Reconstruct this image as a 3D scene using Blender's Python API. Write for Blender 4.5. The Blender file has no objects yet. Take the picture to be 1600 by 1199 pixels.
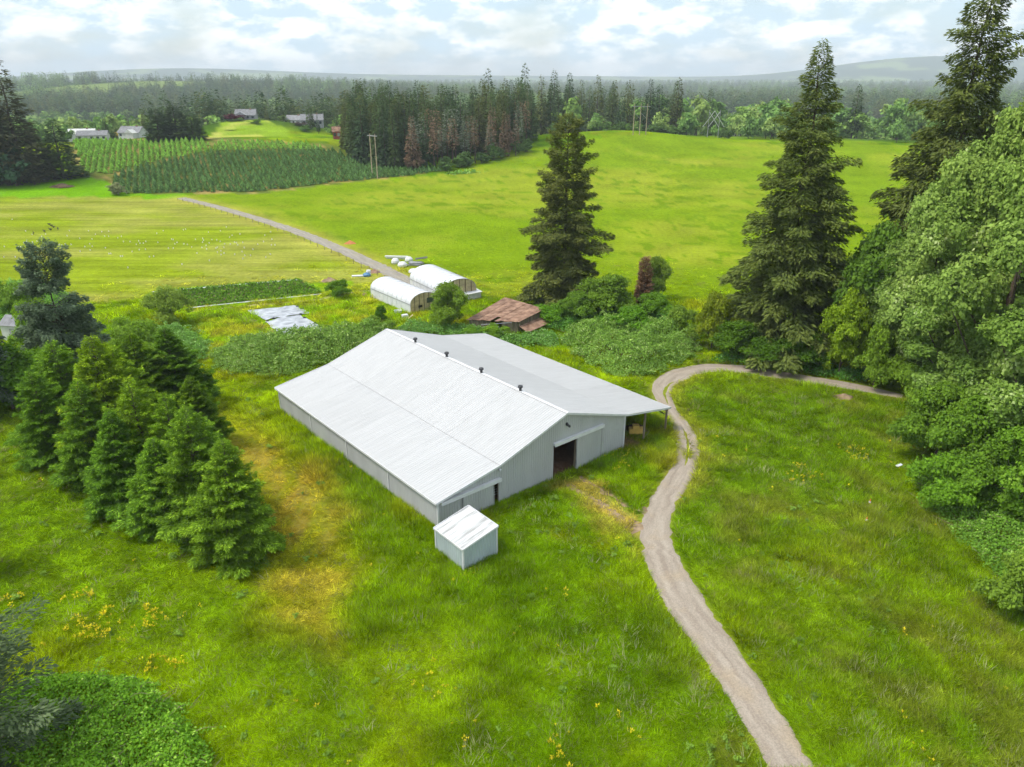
import bpy, math, random
import numpy as np
from mathutils import Vector

# ------------------------------------------------------------------ camera, sky, sun, exposure
sc = bpy.context.scene
COL = sc.collection
F, PITCH, CAMH = 1141.2, math.radians(22.513), 40.0      # focal length in photo pixels, downward pitch, height above the yard
cam = bpy.data.cameras.new("camera"); cam.sensor_width = 36; cam.sensor_fit = 'HORIZONTAL'
cam.lens = F / 1600 * 36; cam.clip_start = .5; cam.clip_end = 60000
camo = bpy.data.objects.new("camera", cam); COL.objects.link(camo)
camo.location = (0, 0, CAMH); camo.rotation_euler = (math.pi / 2 - PITCH, 0, 0); sc.camera = camo

SUN_EL, SUN_AZ = math.radians(57), math.radians(-100)      # azimuth measured from the view direction (+Y) towards +X
sd = Vector((math.sin(SUN_AZ) * math.cos(SUN_EL), math.cos(SUN_AZ) * math.cos(SUN_EL), math.sin(SUN_EL)))
sun = bpy.data.lights.new("sun", 'SUN'); sun.energy = 2.2; sun.angle = math.radians(16); sun.color = (1, .95, .86)
suno = bpy.data.objects.new("sun", sun); COL.objects.link(suno)
suno.rotation_euler = sd.to_track_quat('Z', 'Y').to_euler(); suno.location = (-60, 20, 120)

w = bpy.data.worlds.new("World"); sc.world = w; w.use_nodes = True
nt = w.node_tree; nt.nodes.clear(); N = nt.nodes.new; LK = nt.links.new
out = N('ShaderNodeOutputWorld'); bg = N('ShaderNodeBackground'); LK(bg.outputs[0], out.inputs[0])
sky = N('ShaderNodeTexSky'); sky.sky_type = 'NISHITA'; sky.sun_disc = False
sky.sun_elevation = SUN_EL; sky.sun_rotation = SUN_AZ; sky.air_density = 1.0; sky.dust_density = 1.2
tc = N('ShaderNodeTexCoord'); mp = N('ShaderNodeMapping'); mp.inputs['Scale'].default_value = (5.2, 5.2, 12.5)
mp.inputs['Location'].default_value = (2.3, .6, .35)
LK(tc.outputs['Generated'], mp.inputs[0])
n1 = N('ShaderNodeTexNoise'); n1.inputs['Scale'].default_value = 1.5; n1.inputs['Detail'].default_value = 9; n1.inputs['Roughness'].default_value = .55
n1.inputs['Distortion'].default_value = .25
LK(mp.outputs[0], n1.inputs['Vector'])
n2 = N('ShaderNodeTexNoise'); n2.inputs['Scale'].default_value = 3.6; n2.inputs['Detail'].default_value = 8; n2.inputs['Roughness'].default_value = .6
LK(mp.outputs[0], n2.inputs['Vector'])
r1 = N('ShaderNodeValToRGB'); r1.color_ramp.elements[0].position = .30; r1.color_ramp.elements[1].position = .54
r1.color_ramp.elements[0].color = (.12, .12, .12, 1); r1.color_ramp.elements[1].color = (1, 1, 1, 1)
LK(n1.outputs['Fac'], r1.inputs[0])
r2 = N('ShaderNodeValToRGB'); r2.color_ramp.elements[0].position = .44; r2.color_ramp.elements[1].position = .58
r2.color_ramp.elements[0].color = (4.1, 5.3, 6.1, 1); r2.color_ramp.elements[1].color = (8.3, 8.4, 8.3, 1)
LK(n2.outputs['Fac'], r2.inputs[0])
mx = N('ShaderNodeMix'); mx.data_type = 'RGBA'
LK(r1.outputs[0], mx.inputs['Factor']); LK(sky.outputs[0], mx.inputs['A']); LK(r2.outputs[0], mx.inputs['B'])
LK(mx.outputs['Result'], bg.inputs[0]); bg.inputs[1].default_value = .1

sc.view_settings.view_transform = 'Standard'; sc.view_settings.look = 'None'; sc.view_settings.gamma = 1
sc.view_settings.exposure = .88
sc.view_settings.use_curve_mapping = False
sc.render.engine = 'CYCLES'
cy = sc.cycles; cy.max_bounces = 5; cy.diffuse_bounces = 3; cy.glossy_bounces = 2; cy.transmission_bounces = 3; cy.volume_bounces = 0
cy.transparent_max_bounces = 6; cy.use_denoising = True; cy.caustics_reflective = False; cy.caustics_refractive = False
cy.use_adaptive_sampling = True; cy.adaptive_threshold = .03

# ------------------------------------------------------------------ pixel <-> place
SP, CP = math.sin(PITCH), math.cos(PITCH)
def ray(px, py):
    u = (px - 800) / F; v = -(py - 599.5) / F
    return np.array([u, CP + v * SP, -SP + v * CP])
def on_z(px, py, z=0.):
    d = ray(px, py); t = (z - CAMH) / d[2]; return np.array([d[0] * t, d[1] * t, z])
def project(x, y, z):
    zz = z - CAMH; dep = y * CP - zz * SP; dep = np.where(np.abs(dep) < 1e-6, 1e-6, dep)
    return 800 + F * x / dep, 599.5 - F * (y * SP + zz * CP) / dep, dep
def ss(a, b, x):
    t = np.clip((x - a) / (b - a), 0, 1); return t * t * (3 - 2 * t)
def az_of(px): return math.atan2((px - 800) / F, CP + SP * math.tan(PITCH))   # azimuth of a column at the horizon row
def bump(x, y, px, d, rx, ry, h):
    a = az_of(px); cx, cyy = d * math.sin(a), d * math.cos(a)
    dx, dy = x - cx, y - cyy
    s = dx * math.cos(a) - dy * math.sin(a); t = dx * math.sin(a) + dy * math.cos(a)
    return h * np.exp(-(s / rx) ** 2 - (t / ry) ** 2)
def height(x, y):
    x = np.asarray(x, float); y = np.asarray(y, float); d = np.hypot(x, y)
    z = 9 * ss(292, 445, d) - 24 * ss(455, 820, d)
    far = ss(300, 420, d)
    z = z + far * (bump(x, y, 385, 505, 48, 36, 10) + bump(x, y, 975, 432, 46, 34, 5.5) + bump(x, y, 300, 405, 95, 55, 4.2))
    vf = ss(1100, 2400, d)
    z = z + vf * (bump(x, y, 250, 2700, 750, 700, 46) + 8) + ss(3500, 5200, d) * 16
    hf = ss(6000, 7500, d)
    z = z + hf * (bump(x, y, 260, 10500, 1900, 1500, 150) + bump(x, y, 620, 11000, 2600, 1500, 85) + bump(x, y, 1020, 11500, 3000, 1400, 70)
                  + bump(x, y, 1420, 10500, 1500, 1500, 190) + bump(x, y, 1750, 10500, 2500, 1500, 170))
    return z
def place(px, py):                       # where the sight line of a pixel meets the terrain
    d = ray(px, py); lo = None; t = 20.
    while t < 16000:
        p = d * t; 
        if CAMH + p[2] < float(height(p[0], p[1])):
            a, b = lo, t
            for _ in range(40):
                m = (a + b) / 2; p = d * m
                if CAMH + p[2] < float(height(p[0], p[1])): b = m
                else: a = m
            p = d * b; return np.array([p[0], p[1], float(height(p[0], p[1]))])
        lo = t; t *= 1.012
    return None
def at_d(px, d):
    a = az_of(px); x, y = d * math.sin(a), d * math.cos(a); return np.array([x, y, float(height(x, y))])
def rise(pos, py):                       # height above pos that reaches the picture row py
    v = -(py - 599.5) / F; y = pos[1]
    return CAMH + (v * y * CP - y * SP) / (CP + v * SP) - pos[2]

# ------------------------------------------------------------------ numeric noise
def hash2(ix, iy, s=0):
    n = (ix.astype(np.int64) * 374761393 + iy.astype(np.int64) * 668265263 + s * 974711) & 0x7fffffff
    n = ((n ^ (n >> 13)) * 1274126177) & 0x7fffffff
    return ((n ^ (n >> 16)) & 0xffff) / 65535.
def vnoise(x, y, s=0):
    ix = np.floor(x); iy = np.floor(y); fx = x - ix; fy = y - iy; fx = fx * fx * (3 - 2 * fx); fy = fy * fy * (3 - 2 * fy)
    a = hash2(ix, iy, s); b = hash2(ix + 1, iy, s); c = hash2(ix, iy + 1, s); d = hash2(ix + 1, iy + 1, s)
    return (a * (1 - fx) + b * fx) * (1 - fy) + (c * (1 - fx) + d * fx) * fy
def fbm(x, y, s=0, o=4):
    v = 0; a = .5; t = 0
    for k in range(o): v = v + a * vnoise(x * 2 ** k + 17 * k, y * 2 ** k - 9 * k, s + k); t += a; a *= .5
    return v / t
def inpoly(px, py, poly):
    px = np.asarray(px); ins = np.zeros(px.shape, bool); n = len(poly)
    for i in range(n):
        x1, y1 = poly[i]; x2, y2 = poly[(i + 1) % n]
        if y1 == y2: continue
        c = ((y1 > py) != (y2 > py)) & (px < (x2 - x1) * (py - y1) / (y2 - y1) + x1); ins ^= c
    return ins

# ------------------------------------------------------------------ mesh helpers
def mesh(name, V, faces, attrs=None, smooth=False, cols=None):
    V = np.asarray(V, np.float32).reshape(-1, 3); me = bpy.data.meshes.new(name)
    groups = [np.asarray(f, np.int32) for f in faces if len(f)]
    loops = np.concatenate([g.ravel() for g in groups]); tot = np.concatenate([np.full(len(g), g.shape[1], np.int32) for g in groups])
    me.vertices.add(len(V)); me.vertices.foreach_set('co', V.ravel())
    me.loops.add(len(loops)); me.loops.foreach_set('vertex_index', loops)
    me.polygons.add(len(tot)); st = np.zeros(len(tot), np.int32); st[1:] = np.cumsum(tot)[:-1]
    me.polygons.foreach_set('loop_start', st); me.polygons.foreach_set('loop_total', tot)
    if smooth: me.polygons.foreach_set('use_smooth', np.ones(len(tot), bool))
    for k, a in (attrs or {}).items():
        at = me.attributes.new(k, 'FLOAT', 'POINT'); at.data.foreach_set('value', np.asarray(a, np.float32))
    if cols is not None:
        at = me.attributes.new('Col', 'FLOAT_COLOR', 'POINT')
        c = np.ones((len(V), 4), np.float32); c[:, :3] = cols; at.data.foreach_set('color', c.ravel())
    me.update(calc_edges=True); me.validate(); return me
class MB:
    """collects boxes, bars, tubes and quads into one mesh"""
    def __init__(s): s.V = []; s.F = {3: [], 4: []}; s.n = 0
    def add(s, V, F):
        for f in F: s.F.setdefault(len(f), []).append([i + s.n for i in f])
        s.V += [tuple(map(float, v)) for v in V]; s.n = len(s.V); return s
    def box(s, x0, x1, y0, y1, z0, z1):
        V = [(x, y, z) for z in (z0, z1) for y in (y0, y1) for x in (x0, x1)]
        return s.add(V, [(0, 2, 3, 1), (4, 5, 7, 6), (0, 1, 5, 4), (2, 6, 7, 3), (0, 4, 6, 2), (1, 3, 7, 5)])
    def bar(s, a, b, wd, th, up=(0, 0, 1)):
        a, b, up = Vector(a), Vector(b), Vector(up); d = (b - a).normalized(); sx = d.cross(up)
        if sx.length < 1e-4: sx = d.cross(Vector((1, 0, 0)))
        sx.normalize(); u = sx.cross(d); V = []
        for p in (a, b):
            for i, j in ((-1, -1), (1, -1), (1, 1), (-1, 1)): V.append(p + sx * (wd / 2 * i) + u * (th / 2 * j))
        return s.add(V, [(3, 2, 1, 0), (4, 5, 6, 7), (0, 1, 5, 4), (1, 2, 6, 5), (2, 3, 7, 6), (3, 0, 4, 7)])
    def tube(s, pts, rad, n=6, cap=True):
        P = [Vector(p) for p in pts]; R = rad if hasattr(rad, '__len__') else [rad] * len(P); V = []; Fq = []
        for i, p in enumerate(P):
            d = (P[min(i + 1, len(P) - 1)] - P[max(i - 1, 0)]).normalized(); a = d.cross(Vector((.31, .2, .93)))
            if a.length < 1e-3: a = d.cross(Vector((1, 0, 0)))
            a.normalize(); b = d.cross(a)
            for k in range(n): V.append(p + (a * math.cos(2 * math.pi * k / n) + b * math.sin(2 * math.pi * k / n)) * R[i])
        for i in range(len(P) - 1):
            for k in range(n): Fq.append((i * n + k, i * n + (k + 1) % n, (i + 1) * n + (k + 1) % n, (i + 1) * n + k))
        if cap: Fq += [tuple(range(n))[::-1], tuple((len(P) - 1) * n + k for k in range(n))]
        return s.add(V, Fq)
    def lathe(s, prof, c=(0, 0, 0), n=12):
        V = [(c[0] + r * math.cos(2 * math.pi * k / n), c[1] + r * math.sin(2 * math.pi * k / n), c[2] + z) for r, z in prof for k in range(n)]
        Fq = [(i * n + k, i * n + (k + 1) % n, (i + 1) * n + (k + 1) % n, (i + 1) * n + k) for i in range(len(prof) - 1) for k in range(n)]
        return s.add(V, Fq + [tuple(range(n))[::-1], tuple((len(prof) - 1) * n + k for k in range(n))])
    def build(s, name, mat, parent=None, smooth=False):
        me = bpy.data.meshes.new(name); me.from_pydata(s.V, [], [f for g in s.F.values() for f in g]); me.update()
        if smooth: me.polygons.foreach_set('use_smooth', np.ones(len(me.polygons), bool))
        return obj(name, me, mat, parent)
def obj(name, me, mat=None, parent=None):
    o = bpy.data.objects.new(name, me); COL.objects.link(o)
    if mat is not None and not me.materials: me.materials.append(mat)
    if parent is not None: o.parent = parent
    return o
def tag(o, label, cat, group=None):
    o['label'] = label; o['category'] = cat
    if group: o['group'] = group
    return o
def thing(name, label, cat, loc=(0, 0, 0), rz=0, group=None):
    o = bpy.data.objects.new(name, None); COL.objects.link(o); o.location = tuple(map(float, loc)); o.rotation_euler = (0, 0, rz)
    o.empty_display_size = .3
    return tag(o, label, cat, group)
def structure(o): o['kind'] = 'structure'; return o
def stuff(o, label=None, cat=None):
    o['kind'] = 'stuff'
    if label: o['label'] = label
    if cat: o['category'] = cat
    return o

# ------------------------------------------------------------------ materials
def lin(r, g, b):
    f = lambda c: c / 12.92 if c <= .04045 else ((c + .055) / 1.055) ** 2.4
    return tuple(f(c / 255.) for c in (r, g, b))
MATS = {}
def nodes_of(m): m.use_nodes = True; t = m.node_tree; t.nodes.clear(); return t, t.nodes.new, t.links.new
def mat(name, c, rough=.8, var=.15, scale=1., metal=0., bumpd=0., c2=None, spec=.3, stretch=(1, 1, 1), detail=5, trans=0., contrast=(.35, .65), objvar=0.):
    if name in MATS: return MATS[name]
    m = bpy.data.materials.new(name); t, n, l = nodes_of(m)
    o = n('ShaderNodeOutputMaterial'); p = n('ShaderNodeBsdfPrincipled'); l(p.outputs[0], o.inputs[0])
    tcx = n('ShaderNodeTexCoord'); mpx = n('ShaderNodeMapping'); mpx.inputs['Scale'].default_value = stretch; l(tcx.outputs['Object'], mpx.inputs[0])
    nz = n('ShaderNodeTexNoise'); nz.inputs['Scale'].default_value = scale; nz.inputs['Detail'].default_value = detail; l(mpx.outputs[0], nz.inputs['Vector'])
    rp = n('ShaderNodeValToRGB'); rp.color_ramp.elements[0].position, rp.color_ramp.elements[1].position = contrast
    a = tuple(x * (1 - var) for x in c); b = c2 or tuple(min(1, x * (1 + var)) for x in c)
    rp.color_ramp.elements[0].color = (*a, 1); rp.color_ramp.elements[1].color = (*b, 1)
    l(nz.outputs['Fac'], rp.inputs[0]); l(rp.outputs[0], p.inputs['Base Color'])
    if objvar:
        oi = n('ShaderNodeObjectInfo'); mrr = n('ShaderNodeMapRange'); mrr.inputs[3].default_value = 1 - objvar; mrr.inputs[4].default_value = 1 + objvar; l(oi.outputs['Random'], mrr.inputs[0])
        vs = n('ShaderNodeVectorMath'); vs.operation = 'SCALE'; l(rp.outputs[0], vs.inputs[0]); l(mrr.outputs[0], vs.inputs['Scale']); l(vs.outputs[0], p.inputs['Base Color'])
    p.inputs['Roughness'].default_value = rough; p.inputs['Metallic'].default_value = metal; p.inputs['Specular IOR Level'].default_value = spec
    if trans: p.inputs['Transmission Weight'].default_value = trans
    if bumpd:
        b_ = n('ShaderNodeBump'); b_.inputs['Distance'].default_value = bumpd; l(nz.outputs['Fac'], b_.inputs['Height']); l(b_.outputs[0], p.inputs['Normal'])
    MATS[name] = m; return m
def leafmat(name, c1, c2, c3=None, trans=.35, inst=False, upn=.0):
    """leaf cards: colour from each card's own random value v, tinted by the object (or the scattered instance)"""
    m = bpy.data.materials.new(name); t, n, l = nodes_of(m)
    o = n('ShaderNodeOutputMaterial'); av = n('ShaderNodeAttribute'); av.attribute_name = 'v'
    rp = n('ShaderNodeValToRGB'); rp.color_ramp.elements[0].color = (*c1, 1); rp.color_ramp.elements[1].color = (*c2, 1)
    if c3: e = rp.color_ramp.elements.new(.82); e.color = (*c2, 1); rp.color_ramp.elements[2].color = (*c3, 1)
    l(av.outputs['Fac'], rp.inputs[0])
    if inst: tn = n('ShaderNodeAttribute'); tn.attribute_type = 'INSTANCER'; tn.attribute_name = 'tint'; tint = tn.outputs['Color']
    else: tn = n('ShaderNodeObjectInfo'); tint = tn.outputs['Color']
    mu = n('ShaderNodeMix'); mu.data_type = 'RGBA'; mu.blend_type = 'MULTIPLY'; mu.inputs['Factor'].default_value = 1
    l(rp.outputs[0], mu.inputs['A']); l(tint, mu.inputs['B'])
    d = n('ShaderNodeBsdfDiffuse'); tr = n('ShaderNodeBsdfTranslucent'); s = n('ShaderNodeMixShader'); s.inputs[0].default_value = trans
    l(mu.outputs['Result'], d.inputs[0]); l(mu.outputs['Result'], tr.inputs[0]); l(d.outputs[0], s.inputs[1]); l(tr.outputs[0], s.inputs[2])
    if upn:      # blades share the light of the turf they stand in: normals lean upwards
        ge = n('ShaderNodeNewGeometry'); a_ = n('ShaderNodeVectorMath'); a_.operation = 'SCALE'; a_.inputs['Scale'].default_value = 1 - upn; l(ge.outputs['Normal'], a_.inputs[0])
        b_ = n('ShaderNodeVectorMath'); b_.operation = 'ADD'; b_.inputs[1].default_value = (0, 0, upn); l(a_.outputs[0], b_.inputs[0])
        c_ = n('ShaderNodeVectorMath'); c_.operation = 'NORMALIZE'; l(b_.outputs[0], c_.inputs[0]); l(c_.outputs[0], d.inputs['Normal'])
    l(s.outputs[0], o.inputs[0]); MATS[name] = m; return m

BARK = mat('bark', (.09, .065, .048), .95, .4, 3., bumpd=.05, stretch=(1, 1, .3))
TWIG = mat('dead_twig', (.2, .15, .1), .95, .3, 4.)
L_FIR = leafmat('fir_needles', (.07, .1, .026), (.2, .235, .06), (.36, .37, .11), .28, upn=.3)
L_ROW = leafmat('young_fir_needles', (0.071, 0.142, 0.013), (0.212, 0.366, 0.026), (0.401, 0.614, 0.042), .25, upn=.35)
L_BLUE = leafmat('blue_spruce_needles', (0.070, 0.119, 0.084), (0.182, 0.252, 0.196), (0.280, 0.350, 0.280), .2)
L_COT = leafmat('cottonwood_leaves', (.12, .2, .035), (.32, .46, .1), (.66, .73, .38), .3, upn=.15)
L_DEC = leafmat('broad_leaves', (.11, .185, .022), (.25, .39, .045), (.42, .55, .1), .35, upn=.2)
L_BRA = leafmat('bramble_leaves', (.1, .2, .034), (.26, .44, .1), (.56, .7, .33), .3, upn=.05)
L_DEAD = leafmat('dead_needles', (.24, .14, .08), (.45, .27, .16), None, .2)
G_FAR = leafmat('far_leaves', (.6, .6, .6), (1.3, 1.3, 1.3), None, .25, True, .35)
G_GRASS = leafmat('grass_blades', (.62, .68, .6), (1.2, 1.2, 1.1), None, .3, True, .5)
F_TREE = leafmat('stand_leaves', (.55, .55, .55), (1.4, 1.4, 1.3), None, .22, upn=.3)

WHITE_ROOF = mat('white_roof_metal', (.45, .45, .458), .6, .05, 1.2, bumpd=0, spec=.35, stretch=(.12, 2.2, 1), objvar=.04)
WALL_METAL = mat('grey_wall_metal', (.41, .415, .425), .6, .07, .5, spec=.35, stretch=(1, 1, .25))
SHED_METAL = mat('bluegrey_shed_metal', (.37, .43, .445), .55, .08, .8, spec=.35, stretch=(1, 1, .3))
TRIM = mat('white_trim', (.62, .62, .64), .5, .06, 1.5)
WOOD = mat('weathered_timber', (.2, .16, .115), .9, .35, 2.5, bumpd=.01, stretch=(1, 1, .2))
PALEWOOD = mat('pale_plywood', (.5, .4, .25), .85, .2, 1.5)
DARK = mat('dark_metal', (.05, .05, .055), .5, .2, 3.)
RUST = mat('rusty_roof_sheet', (.22, .12, .08), .9, .3, .9, c2=(.34, .21, .145), bumpd=.01, objvar=.15)
PLASTIC = mat('white_plastic_film', (.6, .61, .64), .35, .06, .8, spec=.5)
TARP = mat('silver_tarp', (.34, .36, .4), .5, .3, .7, bumpd=.06, spec=.5, c2=(.47, .49, .53))
BLACKPL = mat('black_plastic', (.02, .02, .022), .5, .2, 2.)
ORANGE = mat('orange_plastic', (.7, .2, .05), .5, .1, 2.)
BLUEPL = mat('blue_tarp', (.08, .2, .35), .5, .3, 2.)
def roadmat(name, c1, c2, c3):
    m = bpy.data.materials.new(name); t, n, l = nodes_of(m); o = n('ShaderNodeOutputMaterial'); p = n('ShaderNodeBsdfPrincipled'); l(p.outputs[0], o.inputs[0]); p.inputs['Roughness'].default_value = .95; p.inputs['Specular IOR Level'].default_value = .15
    au = n('ShaderNodeAttribute'); au.attribute_name = 'u'; aw = n('ShaderNodeAttribute'); aw.attribute_name = 'w'; cb = n('ShaderNodeCombineXYZ'); l(au.outputs['Fac'], cb.inputs[0]); l(aw.outputs['Fac'], cb.inputs[1])
    mp_ = n('ShaderNodeMapping'); mp_.inputs['Scale'].default_value = (5.5, .16, 1); l(cb.outputs[0], mp_.inputs[0]); a = n('ShaderNodeTexNoise'); a.inputs['Scale'].default_value = 1; a.inputs['Detail'].default_value = 6; l(mp_.outputs[0], a.inputs['Vector'])
    tc_ = n('ShaderNodeTexCoord'); b = n('ShaderNodeTexNoise'); b.inputs['Scale'].default_value = 9; b.inputs['Detail'].default_value = 8; l(tc_.outputs['Object'], b.inputs['Vector'])
    e = n('ShaderNodeTexNoise'); e.inputs['Scale'].default_value = .35; e.inputs['Detail'].default_value = 5; l(tc_.outputs['Object'], e.inputs['Vector'])
    r = n('ShaderNodeValToRGB'); r.color_ramp.elements[0].position = .32; r.color_ramp.elements[1].position = .68; r.color_ramp.elements[0].color = (*c1, 1); r.color_ramp.elements[1].color = (*c2, 1); l(a.outputs['Fac'], r.inputs[0])
    mr = n('ShaderNodeMapRange'); mr.inputs[1].default_value = .52; mr.inputs[2].default_value = .68; mr.inputs[4].default_value = .6; l(e.outputs['Fac'], mr.inputs[0]); x = n('ShaderNodeMix'); x.data_type = 'RGBA'; l(mr.outputs[0], x.inputs['Factor']); l(r.outputs[0], x.inputs['A']); x.inputs['B'].default_value = (*c3, 1)
    f = n('ShaderNodeMapRange'); f.inputs[1].default_value = .3; f.inputs[2].default_value = .7; f.inputs[3].default_value = .82; f.inputs[4].default_value = 1.18; l(b.outputs['Fac'], f.inputs[0]); v = n('ShaderNodeVectorMath'); v.operation = 'SCALE'; l(x.outputs['Result'], v.inputs[0]); l(f.outputs[0], v.inputs['Scale']); l(v.outputs[0], p.inputs['Base Color'])
    bp_ = n('ShaderNodeBump'); bp_.inputs['Distance'].default_value = .03; l(b.outputs['Fac'], bp_.inputs['Height']); l(bp_.outputs[0], p.inputs['Normal']); return m
GRAVEL = roadmat('gravel', (.25, .205, .165), (.36, .31, .255), (.33, .26, .18))
DIRT = mat('bare_dirt', (.27, .185, .115), 1., .3, .8, bumpd=.03, c2=(.37, .27, .17), detail=9)
EARTH = mat('dark_earth', (.12, .08, .05), 1., .4, 1.2, bumpd=.03)
SHINGLE = mat('grey_shingle', (.2, .2, .21), .9, .2, 1.)
SIDING = mat('pale_siding', (.55, .55, .53), .8, .1, 1.)
GLASS = mat('window_glass', (.05, .06, .07), .1, .1, 1., spec=.6)
GREYCON = mat('grey_plank', (.3, .3, .31), .85, .2, 2.)

# ------------------------------------------------------------------ ground colours (grass kinds, crops, bare soil, left lawn's shade)
KA = .66
def S(r, g, b): return np.array(lin(r, g, b)) * KA * np.array([1.08, 1., .85])
BARN_A = np.array([-7.073, 59.664]); BARN_TH = .698; BL, BW = 36.17, 26.26
bu = np.array([math.cos(BARN_TH), math.sin(BARN_TH)]); bv = np.array([-math.sin(BARN_TH), math.cos(BARN_TH)])
SHED_A = np.array([-4.253, 53.158])
ROAD = [((1205, 1210), (1278, 1210)), ((1145, 1100), (1212, 1100)), ((1078, 1000), (1142, 1000)), ((1040, 950), (1108, 950)), ((1017, 900), (1077, 900)),
        ((1003, 855), (1052, 855)), ((999, 825), (1046, 822)), ((1012, 788), (1056, 786)), ((1034, 752), (1074, 750)), ((1048, 730), (1083, 727))]
T_IN = [(1046, 768), (1061, 728), (1066, 693), (1059, 668), (1047, 645), (1034, 628), (1026, 612), (1033, 597), (1060, 583), (1110, 574), (1165, 577), (1235, 589), (1335, 604), (1410, 620)]
T_OUT = [(1052, 775), (1076, 742), (1087, 710), (1082, 682), (1068, 660), (1054, 644), (1048, 630), (1044, 616), (1052, 600), (1080, 587)]
LANE = [(283, 310), (330, 321), (400, 341), (470, 364), (540, 393), (600, 421), (640, 443), (672, 468)]
Z_BRIGHT = [(300, 310), (330, 303), (500, 290), (700, 273), (830, 238), (960, 209), (1010, 208), (1200, 222), (1700, 232), (1900, 480), (1330, 480), (1000, 470), (820, 465), (740, 462), (690, 435), (560, 382), (430, 340)]
Z_ROWS = [(-400, 306), (285, 311), (420, 352), (540, 398), (610, 432), (560, 452), (235, 470), (-400, 480)]
Z_LAWN = [(-400, 268), (150, 270), (200, 296), (300, 303), (285, 311), (-400, 306)]
Z_FARM = [(110, 217), (330, 214), (520, 226), (560, 250), (690, 266), (650, 273), (400, 303), (200, 303), (170, 285), (120, 272)]
Z_MOWN = [(330, 640), (370, 640), (430, 690), (510, 770), (560, 850), (560, 930), (510, 1010), (400, 960), (440, 880), (420, 790), (350, 710)]
Z_SOIL = [(335, 672), (380, 668), (430, 715), (520, 790), (530, 850), (470, 870), (440, 800), (380, 730)]
Z_YARD = [(862, 752), (903, 737), (925, 750), (985, 790), (1003, 815), (1004, 850), (985, 845), (950, 805), (900, 775)]
Z_GARDEN = [(230, 452), (570, 440), (700, 470), (700, 520), (560, 520), (470, 540), (330, 560), (300, 500)]
Z_KNOLL = [(320, 222), (350, 190), (420, 188), (455, 205), (450, 224)]
def soft(px, py, poly, wd):
    best = np.full(np.shape(px), 1e9)
    for (x1, y1), (x2, y2) in zip(poly, poly[1:] + poly[:1]):
        dx, dy = x2 - x1, y2 - y1; t = np.clip(((px - x1) * dx + (py - y1) * dy) / (dx * dx + dy * dy), 0, 1); best = np.minimum(best, np.hypot(px - x1 - t * dx, py - y1 - t * dy))
    return ss(-wd, wd, np.where(inpoly(px, py, poly), best, -best))
def road_mask(px, py):
    poly = [a for a, b in ROAD] + [b for a, b in ROAD][::-1]
    return inpoly(px, py, poly)
def strip_dist(x, y, pts):
    W = [on_z(*p) for p in pts]; best = np.full(np.shape(x), 1e9)
    for a, b in zip(W[:-1], W[1:]):
        ax, ay = a[0], a[1]; dx, dy = b[0] - ax, b[1] - ay; L2 = dx * dx + dy * dy
        t = np.clip(((x - ax) * dx + (y - ay) * dy) / L2, 0, 1); best = np.minimum(best, np.hypot(x - ax - t * dx, y - ay - t * dy))
    return best
def barn_local(x, y): 
    dx, dy = x - BARN_A[0], y - BARN_A[1]; return dx * bu[0] + dy * bu[1], dx * bv[0] + dy * bv[1]
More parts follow.
